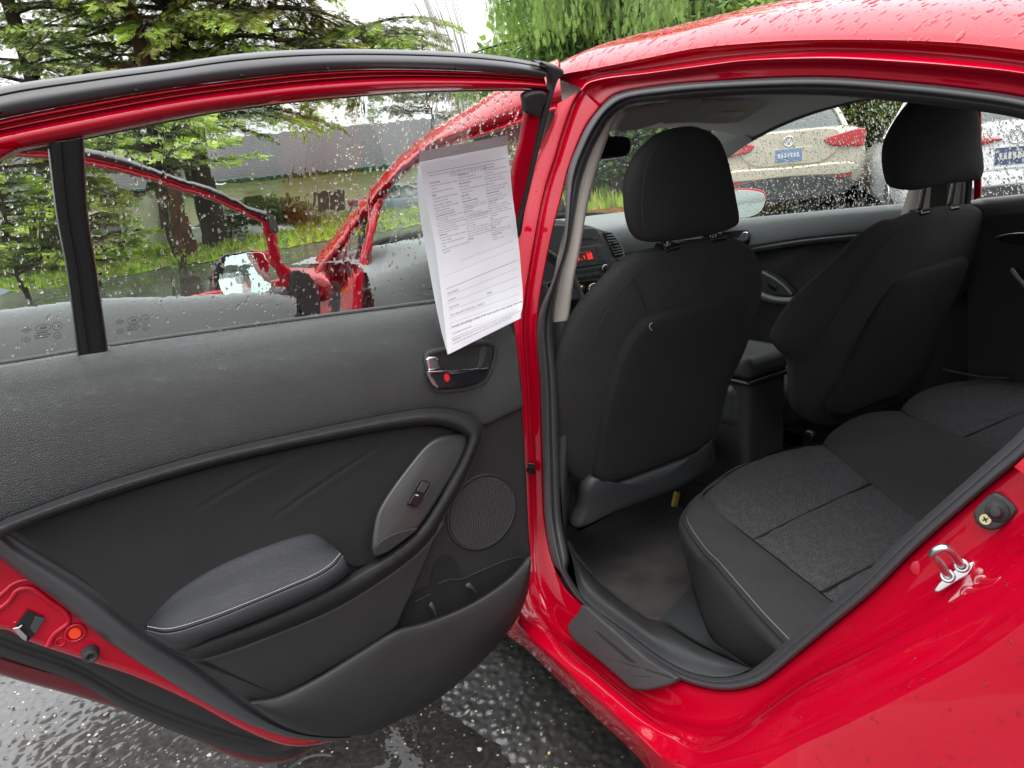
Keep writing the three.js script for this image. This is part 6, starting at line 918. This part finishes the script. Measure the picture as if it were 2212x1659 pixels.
house('low cream house under a grey shingle roof, right of the trunks', [690, 430], 36, 13, 2.75, std({ color: lin(.82, .75, .58), roughness: .8 }), roofM);
house('grey roofed house at the left edge, seen below the open door frame', [60, 430], 34, 10, 2.7, std({ color: lin(.50, .47, .40), roughness: .8 }), roofM);
// ---------------------------------------------------------------- parked cars: local x forward from the rear bumper, z to the right
function parked(name, label, p, depth, head, o = {}) {
  const at = spot(p, depth), c = (at.y -= o.drop || 0, thing(name, label, 'car', at)); c.rotation.y = -THREE.MathUtils.degToRad(head);
  const paint = o.paint, up = o.h || 0, S = [[0, .42, .86, .70], [.02, .36, .94, .80], [.10, .33, 1.00, .86], [.30, .30, 1.035, .885], [.8, .28, 1.04, .89], [1.6, .25, .98, .89], [2.6, .25, .95, .89], [3.4, .26, .90, .88], [4.1, .28, .80, .85], [4.5, .34, .68, .74], [4.62, .42, .56, .62]];
  const ring = ([x, b, t, w]) => [[0, b], [w * .85, b], [w * .97, b + .07], [w, b + .22], [w * 1.01, b + (t - b) * .55], [w * .99, t - .14], [w * .93, t - .035], [w * .82, t + up * 0], [w * .4, t + .015], [0, t + .02]].map(([z, y]) => V(x, y, z));
  const full = S.map(s => { const r = ring(s), l = r.slice(1, -1).map(q => V(q.x, q.y, -q.z)); return [...r, ...l.reverse()]; });
  part('body', loft(full, { n: 60, sub: 4, closed: true, param: true }), paint, c);
  part('tail_panel', loftFill(full[0]), paint, c);
  const G = [[[.55, 1.02, .74], [1.05, 1.36, .56], [1.5, 1.43, .56]], [[.75, 1.0, .80], [1.15, 1.36, .6], [1.55, 1.435, .58]]];
  // cabin: glass all round under a painted roof
  const base = [[.62, -.70], [.50, 0], [.62, .70], [1.4, .80], [2.6, .79], [3.25, .70], [3.4, 0], [3.25, -.70], [2.6, -.79], [1.4, -.80]], top = [[1.18, -.52], [1.10, 0], [1.18, .52], [1.5, .57], [2.1, .57], [2.45, .5], [2.5, 0], [2.45, -.5], [2.1, -.57], [1.5, -.57]];
  const b3 = base.map(([x, z]) => V(x, 1.0 - (x > 2 ? .05 : 0), z)), t3 = top.map(([x, z]) => V(x, 1.39 + up, z)), m3 = b3.map((q, i) => q.clone().lerp(t3[i], .5).add(V(0, .02, 0)));
  part('windows', loft([b3, m3, t3], { n: 60, sub: 5, closed: true }), std({ color: lin(.03, .04, .04), roughness: .05 }), c);
  part('roof', loft([t3.map(q => q.clone().add(V(0, -.012, 0)).multiply(V(1, 1, 1.03))), t3.map(q => q.clone().add(V(0, .025, 0))), t3.map(q => V(1.8 + (q.x - 1.8) * .6, 1.45 + up, q.z * .6)), t3.map(q => V(1.8 + (q.x - 1.8) * .1, 1.465 + up, q.z * .1))], { n: 60, sub: 4, closed: true }), paint, c);
  for (const s of [-1, 1]) { part('pillar', tube([V(.62, 1.0, s * .71), V(.92, 1.24, s * .62), V(1.2, 1.4 + up, s * .53)], .035, { n: 16 }), paint, c); part('pillar', tube([V(2.0, .98, s * .795), V(1.95, 1.4 + up, s * .57)], .03), paint, c); }
  for (const x of [.98, 3.65]) for (const s of [-1, 1]) { const w = node('wheel', c); part('tyre', new THREE.TorusGeometry(.235, .09, 12, 36).translate(x, .32, s * .80), M_.black, w); part('rim', new THREE.CylinderGeometry(.21, .21, .17, 24).rotateX(Math.PI / 2).translate(x, .32, s * .81), M_.steel, w); }
  const rearX = (y, z) => .01 + .10 * Math.pow(Math.abs(z) / .86, 3) + .06 * sm(.85, 1.02, y);
  // trunk lid with its plate recess, bumper shelf, dark lower bumper
  const onRear = (pts, t, m, nm, b = .008) => part(nm, plate(pts.map(([z, y]) => ({ x: z, y })), 0, t, { bevel: b, smooth: !/plate|reflector/.test(nm), div: 6 }).applyMatrix4(new THREE.Matrix4().makeBasis(V(0, 0, 1), V(0, 1, 0), V(-1, 0, 0)).setPosition(.002, 0, 0)), m, c);
  onRear([[-.55, 1.0], [0, 1.03], [.55, 1.0], [.60, .86], [.42, .66], [0, .64], [-.42, .66], [-.60, .86]], .022, paint, 'trunk_lid', .012);
  onRear([[-.30, .84], [.30, .84], [.27, .67], [-.27, .67]], .024, o.recess || paint, 'plate_recess', .006);
  onRear([[-.76, .60], [0, .61], [.76, .60], [.80, .54], [.74, .49], [0, .49], [-.74, .49], [-.80, .54]], .05, paint, 'bumper', .02);
  onRear([[-.74, .40], [.74, .40], [.70, .28], [-.70, .28]], .03, M_.plasticGrey, 'lower_bumper', .01);
  for (const s of [-1, 1]) {
    onRear([[s * .84, .98], [s * .60, .96], [s * (o.lamp || .40), .90], [s * .46, .83], [s * .62, .80], [s * .84, .80]], .05, M_tail, 'tail_lamp', .016);
    onRear([[s * .72, .47], [s * .56, .47], [s * .56, .44], [s * .72, .44]], .035, M_tail, 'reflector', .004);
    part('tail_lamp', plate([{ x: .08, y: .80 }, { x: .08, y: .98 }, { x: .26, y: .96 }, { x: .30, y: .88 }, { x: .22, y: .80 }], 0, .02, { bevel: .006 }).translate(0, 0, .845).applyMatrix4(new THREE.Matrix4().makeScale(1, 1, 1)).applyMatrix4(s > 0 ? new THREE.Matrix4() : new THREE.Matrix4().makeScale(1, 1, -1)), M_tail, c);
  }
  if (o.plate) { const pl = onRear([[-.155, .825], [.155, .825], [.155, .675], [-.155, .675]], .03, o.plate, 'number_plate', .003); for (let i = 0; i < 7; i++) part('plate_mark', rbox(.012, .055, .024, .002, 1).translate(-.0285, .75, -.11 + i * .036), M_.thread, pl); }
  const ex = .0; part('emblem', new THREE.TorusGeometry(.058, .008, 8, 36).rotateY(Math.PI / 2).translate(-.026, .915, 0), M_.chrome, c);
  for (const [z0, y0, z1, y1] of [[-.026, .965, 0, .905], [.026, .965, 0, .905], [-.046, .94, -.022, .872], [-.022, .872, 0, .925], [.046, .94, .022, .872], [.022, .872, 0, .925]]) part('emblem_bar', tube([V(-.026, y0, z0), V(-.026, y1, z1)], .006, { sides: 6 }), M_.chrome, c);
  part('exhaust', new THREE.CylinderGeometry(.03, .03, .12, 16).rotateZ(Math.PI / 2).translate(.03, .29, -.45), M_.chrome, c);
  drops('water_drops', loft(full.slice(2, 6), { n: 40, sub: 2, closed: true, param: true }), 10, c, {});
  return c;
}
const M_tail = phy({ color: lin(.42, .015, .02), roughness: .3, clearcoat: 1 });
const blueP = std({ color: lin(.12, .22, .42), roughness: .5 });
parked('parked_sedan', 'beige sedan with red lamps and a blue plate, seen through the far front window', [1703, 330], 9.2, 51, { paint: phy({ color: lin(.52, .48, .38), roughness: .4, metalness: .25, clearcoat: 1 }), plate: blueP });
parked('parked_sedan', 'white car seen through the wet far rear window', [2190, 330], 6.7, 51, { paint: phy({ color: lin(.75, .76, .78), roughness: .35, clearcoat: 1 }), plate: std({ color: lin(.06, .08, .16), roughness: .5 }), lamp: .10, drop: .22 });
parked('parked_car', 'small dark blue car parked far off before the cream house', [765, 445], 31, 120, { paint: phy({ color: lin(.12, .17, .24), roughness: .4, clearcoat: 1 }) });
parked('parked_car', 'small white car parked far off beside the low bush', [395, 452], 30, 125, { paint: phy({ color: lin(.8, .8, .8), roughness: .4, clearcoat: 1 }) });
// ---------------------------------------------------------------- the notice taped to the top of the door glass
{
  const g = thing('paper_notice', 'white printed notice hanging folded from the top of the rear door glass', 'notice', rearDoor.localToWorld(V(-.08, 1.05, .05)));
  g.quaternion.copy(rearDoor.quaternion); g.updateMatrixWorld(true);
  const inv = g.matrixWorld.clone().invert(), W = a => a.map(q => rearDoor.localToWorld(q.clone()).applyMatrix4(inv));
  const text = canvasTex(1024, 1800, (c, w, h) => {
    c.fillStyle = '#fdfdff'; c.fillRect(0, 0, w, h); c.fillStyle = '#8d8c92'; c.textAlign = 'left';
    c.fillStyle = '#777'; c.fillRect(60, 165, 920, 5);
    c.save(); c.translate(w, 0); c.scale(-1, 1); c.fillStyle = '#d3d3d9'; c.font = 'bold 62px sans-serif'; c.fillText('BUYERS GUIDE', 280, 262); c.font = 'bold 46px sans-serif'; c.fillText('AS IS - NO DEALER', 200, 560); c.fillText('WARRANTY', 330, 660); c.font = '30px sans-serif'; c.fillText('ASK THE DEALER IF YOUR MECHANIC CAN INSPECT', 70, 1040); c.restore();
    c.fillStyle = '#6d6d72'; c.font = '25px sans-serif'; c.fillText('Here is a list of some major defects that may occur in used vehicles.', 80, 215);
    const cols = [[70, 290, ['*Frame & Body', 'Frame-cracks, corrective welds, or rusted', '   through', 'Dog tracks-bent or twisted frame', '*Engine', 'Oil leakage, excluding normal seepage', 'Cracked block or head', 'Belts missing or inoperable', 'Knocks or misses related to camshaft', '   lifters and push rods', 'Abnormal exhaust discharge', '*Transmission & Drive Shaft', 'Improper fluid level or leakage, excluding', '   normal seepage', 'Cracked or damaged case which is visible', 'Abnormal noise or vibration caused by faulty', '   transmission or drive shaft', 'Improper shifting or functioning in any gear', 'Manual clutch slips or chatters', '*Differential', 'Improper fluid level or leakage, excluding', '   normal seepage', 'Cracked or damaged housing which is', '   visible', 'Abnormal noise or vibration caused by faulty', '   differential']],
      [400, 270, ['*Cooling System', 'Leakage including radiator', 'Improperly functioning water pump', '*Electrical System', 'Battery leakage', 'Improperly functioning alternator, generator', '   battery, or starter', '*Fuel System', 'Visible leakage', '*Inoperable Accessories', 'Gauges or warning devices', 'Air conditioner', 'Heater & Defroster', '*Brake System', 'Failure warning light broken', 'Pedal not firm under pressure (DOT spec.)', 'Not enough pedal reserve (DOT spec.)', 'Does not stop vehicle in straight line', '   (DOT spec.)', 'Hoses damaged', 'Drum or rotor too thin (Mfgr. Specs)', 'Lining or pad thickness less than 1/32 inch', 'Power unit not operating or leaking', 'Structural or mechanical parts damaged', '*Air Bags']],
      [700, 250, ['*Steering System', 'Too much free play at steering wheel', '   (DOT specs.)', 'Free play in linkage more than 1/4 inch', 'Steering gear binds or jams', 'Front wheels aligned improperly', '   (DOT specs.)', 'Power unit belts cracked or slipping', 'Power unit fluid level improper', '*Suspension System', 'Ball joint seals damaged', 'Structural parts bent or damaged', 'Stabilizer bar disconnected', 'Spring broken', 'Shock absorber mounting loose', 'Rubber bushings damaged or missing', 'Radius rod damaged or missing', 'Shock absorber leaking or functioning', '   improperly', '*Tires', 'Tread depth less than 2/32 inch', 'Sizes mismatched', 'Visible damage', '*Wheels', 'Visible cracks, damage or repairs', 'Mounting bolts loose or missing', '*Exhaust System', 'Leakage', 'Catalytic Converter']]];
    for (const [x, y, L] of cols) L.forEach((s, i) => { const b = s[0] === '*'; c.font = (b ? 'bold ' : '') + '17px sans-serif'; c.fillStyle = b ? '#55555a' : '#7b7b82'; c.fillText(s.replace('*', ''), x, y + i * 25); });
    c.fillStyle = '#9a9aa0'; c.fillRect(60, 1110, 900, 2); c.fillStyle = '#77777c'; c.fillRect(60, 1240, 920, 4);
    c.font = '24px sans-serif'; [['DEALERSHIP', 1300], ['ADDRESS', 1362], ['TELEPHONE', 1424], ['FOR COMPLAINTS AFTER SALE, CONTACT:', 1490]].forEach(([s, y]) => { c.fillStyle = '#6d6d72'; c.fillText(s, 75, y); c.fillStyle = '#a3a3a9'; c.fillRect(60, y + 12, 915, 2); }); c.fillStyle = '#6d6d72'; c.fillText('EMAIL', 560, 1424); c.fillStyle = '#a3a3a9'; c.fillRect(60, 1545, 915, 2);
    c.fillStyle = '#55555a'; c.font = 'bold 26px sans-serif'; c.fillText('I hereby acknowledge receipt of the buyers guide at the closing of this sale.', 75, 1592); c.font = 'italic 24px sans-serif'; c.fillText('CUSTOMER SIGNATURE', 75, 1650); c.fillStyle = '#88888d'; c.fillRect(350, 1652, 620, 2); c.fillRect(60, 1676, 920, 4);
    c.fillStyle = '#66666b'; c.font = 'bold 20px sans-serif'; c.fillText('IMPORTANT:', 75, 1706); c.font = '20px sans-serif'; c.fillText('The information on this form is part of any contract to buy this vehicle. Removing this label before', 205, 1706); c.fillText('consumer purchase (except for purpose of test-driving) violates federal law (16 C.F.R. 455).', 75, 1734);
  });
  const paper = phy({ color: lin(.97, .97, 1), map: text, roughness: .85, transmission: .2, thickness: 0, side: THREE.DoubleSide }), blank = phy({ color: lin(.80, .81, .83), roughness: .85, transmission: .3, thickness: 0, side: THREE.DoubleSide });
  const uvRect = (gm, n, m) => { const uv = gm.attributes.uv; for (let i = 0; i <= m; i++) for (let j = 0; j <= n; j++) uv.setXY(i * (n + 1) + j, j / n, 1 - i / m); return gm; };
  const row = (L, R, w0, w1, K = 9) => Array.from({ length: K }, (_, i) => [L[0] + (R[0] - L[0]) * i / (K - 1), L[1] + (R[1] - L[1]) * i / (K - 1)]).map((p, i) => f([p], w0 + (w1 - w0) * i / (K - 1))[0]);
  const Lp = px('H', 229, 305, 250, 430, 292, 640, 322, 800, 352, 1000, 372, 1170, 394, 1360, 413, 1551), Rp = px('H', 797, 195, 812, 320, 832, 500, 851, 660, 868, 800, 884, 960, 898, 1180, 888, 1318);
  const WL = [.180, .155, .128, .110, .098, .092, .088, .084], WR = [.180, .158, .130, .112, .098, .090, .088, .098];
  part('front_sheet', uvRect(loft(Lp.map((_, i) => W(row(Lp[i], Rp[i], WL[i], WR[i]))), { n: 24, sub: 6, bend: (p, u, v) => { p.z += .0025 * PN.noise(u * 3, v * 5, 2) - .004 * sm(.93, 1, v) * u; } }), 24, 42), paper, g);
  const Lb = px('H', 229, 300, 213, 420, 222, 560, 250, 760, 290, 980, 330, 1200, 372, 1400, 412, 1550), WB = [.178, .140, .110, .086, .076, .074, .074, .082];
  const Rb = px('H', 797, 195, 790, 320, 800, 500, 820, 660, 840, 800, 860, 960, 880, 1180, 888, 1316);
  part('back_sheet', loft(Lb.map((_, i) => W(row(Lb[i], Rb[i], WB[i], WB[i]))), { n: 16, sub: 6 }), blank, g);
  const tape = px('H', 229, 236, 805, 128, 797, 195, 229, 305), tp = canvasTex(512, 64, (c, w, h) => { c.fillStyle = '#d8d2d6'; c.fillRect(0, 0, w, h); c.fillStyle = '#a9a4a8'; c.font = '13px sans-serif'; c.textAlign = 'center'; c.fillText('PEEL HERE', w / 2, 26); c.fillText('PLACE ON INSIDE OF GLASS', w / 2, 44); c.fillRect(0, 58, w, 3); });
  const tl = row(tape[0], tape[1], .22, .22), tl2 = row(tape[3], tape[2], .180, .180);
  part('adhesive_strip', uvRect(loft([W(tl), W(tl2)], { n: 16, sub: 3 }), 16, 3), phy({ map: tp, roughness: .5, transmission: .1, thickness: 0, side: THREE.DoubleSide }), g);
}
// ---------------------------------------------------------------- continuations beyond the picture's edge: door tail, rear pillar, rear window
{
  const d = rearDoor, tail = (dx, dz) => [V(-.745 + dx, 1.258 + .012, .149 + dz), V(-.86 + dx, 1.205, .125 + dz), V(-.96 + dx, 1.115, .080 + dz), V(-1.03 + dx, 1.01, .025 + dz), V(-1.05 + dx, .93, .0 + dz)];
  part('frame_rail', loft([tail(.012, -.05), tail(0, -.012), tail(0, .012), tail(.035, .016), tail(.055, .010), tail(.06, -.03)].map((r, i) => r.map((p, k) => V(p.x, p.y - (i > 2 ? .03 * (1 - k / 5) : 0), p.z))), { n: 30, sub: 3 }), M_.red, d);
  part('frame_seal', loft([tail(.0, -.05), tail(-.022, -.02), tail(-.020, .004), tail(.002, .006)].map(r => r.map((p, k) => V(p.x, p.y + .022 * (1 - k / 5), p.z))), { n: 30, sub: 3 }), M_.sealGrey, d);
  part('upper_panel', loft([[-.80, -.90, -.99, -1.05].map(x => V(x, .992, -.03)), [-.80, -.90, -.99, -1.05].map(x => V(x, .985, 0)), [-.80, -.90, -.99, -1.04].map(x => V(x, .94, .038)), [-.80, -.88, -.95, -1.0].map(x => V(x, .86, .046)), [-.80, -.85, -.90, -.93].map(x => V(x, .78, .045))], { n: 16, sub: 4 }), M_.leather, d);
  part('outer_skin', rbox(1.04, .28, .02, .008).translate(-.53, .755, -.125), M_.red, d);
  const a = [[-.85, 1.16, -.65], [-.93, 1.11, -.66], [-.95, 1.07, -.68], [-.93, 1.01, -.69], [-.89, .94, -.715], [-.83, .84, -.735]].map(p => V(...p)), b = [[-1.55, 1.03, -.60], [-1.62, 1.0, -.65], [-1.66, .97, -.69], [-1.66, .92, -.76], [-1.62, .85, -.82], [-1.5, .72, -.86]].map(p => V(...p));
  part('rear_pillar', loft([a, a.map((p, i) => p.clone().lerp(b[i], .12).add(V(0, .004, -.03))), a.map((p, i) => p.clone().lerp(b[i], .5).add(V(0, .01, -.03))), b], { n: 30, sub: 6, param: true }), M_.red, car);
  part('quarter_panel', loft([[[-1.05, .78, -.845], [-1.3, .80, -.85], [-1.62, .85, -.82], [-2.0, .92, -.72]].map(p => V(...p)), [[-1.08, .6, -.855], [-1.35, .66, -.86], [-1.7, .66, -.85], [-2.05, .66, -.74]].map(p => V(...p)), [[-1.2, .62, -.85], [-1.35, .55, -.86], [-1.7, .4, -.84], [-2.05, .4, -.72]].map(p => V(...p))], { n: 24, sub: 5 }), M_.red, car);
  part('rear_window', loft([[[-1.0, 1.22, -.5], [-1.02, 1.26, 0], [-1.0, 1.22, .5]].map(p => V(...p)), [[-1.6, 1.0, -.56], [-1.66, 1.0, 0], [-1.6, 1.0, .56]].map(p => V(...p))], { n: 20, sub: 6 }), M_.glassClear, car);
  part('trunk_lid', loft([[[-1.62, 1.0, -.60], [-1.68, .995, 0], [-1.62, 1.0, .60]].map(p => V(...p)), [[-2.05, .98, -.62], [-2.12, .98, 0], [-2.05, .98, .62]].map(p => V(...p)), [[-2.12, .6, -.66], [-2.2, .6, 0], [-2.12, .6, .66]].map(p => V(...p))], { n: 20, sub: 5 }), M_.red, car);
}
// ---------------------------------------------------------------- draw
const renderer = new THREE.WebGLRenderer({ antialias: true });
renderer.setSize(1024, 768); renderer.toneMapping = THREE.LinearToneMapping; renderer.toneMappingExposure = EXPOSURE;
renderer.shadowMap.enabled = true;
renderer.render(scene, camera);
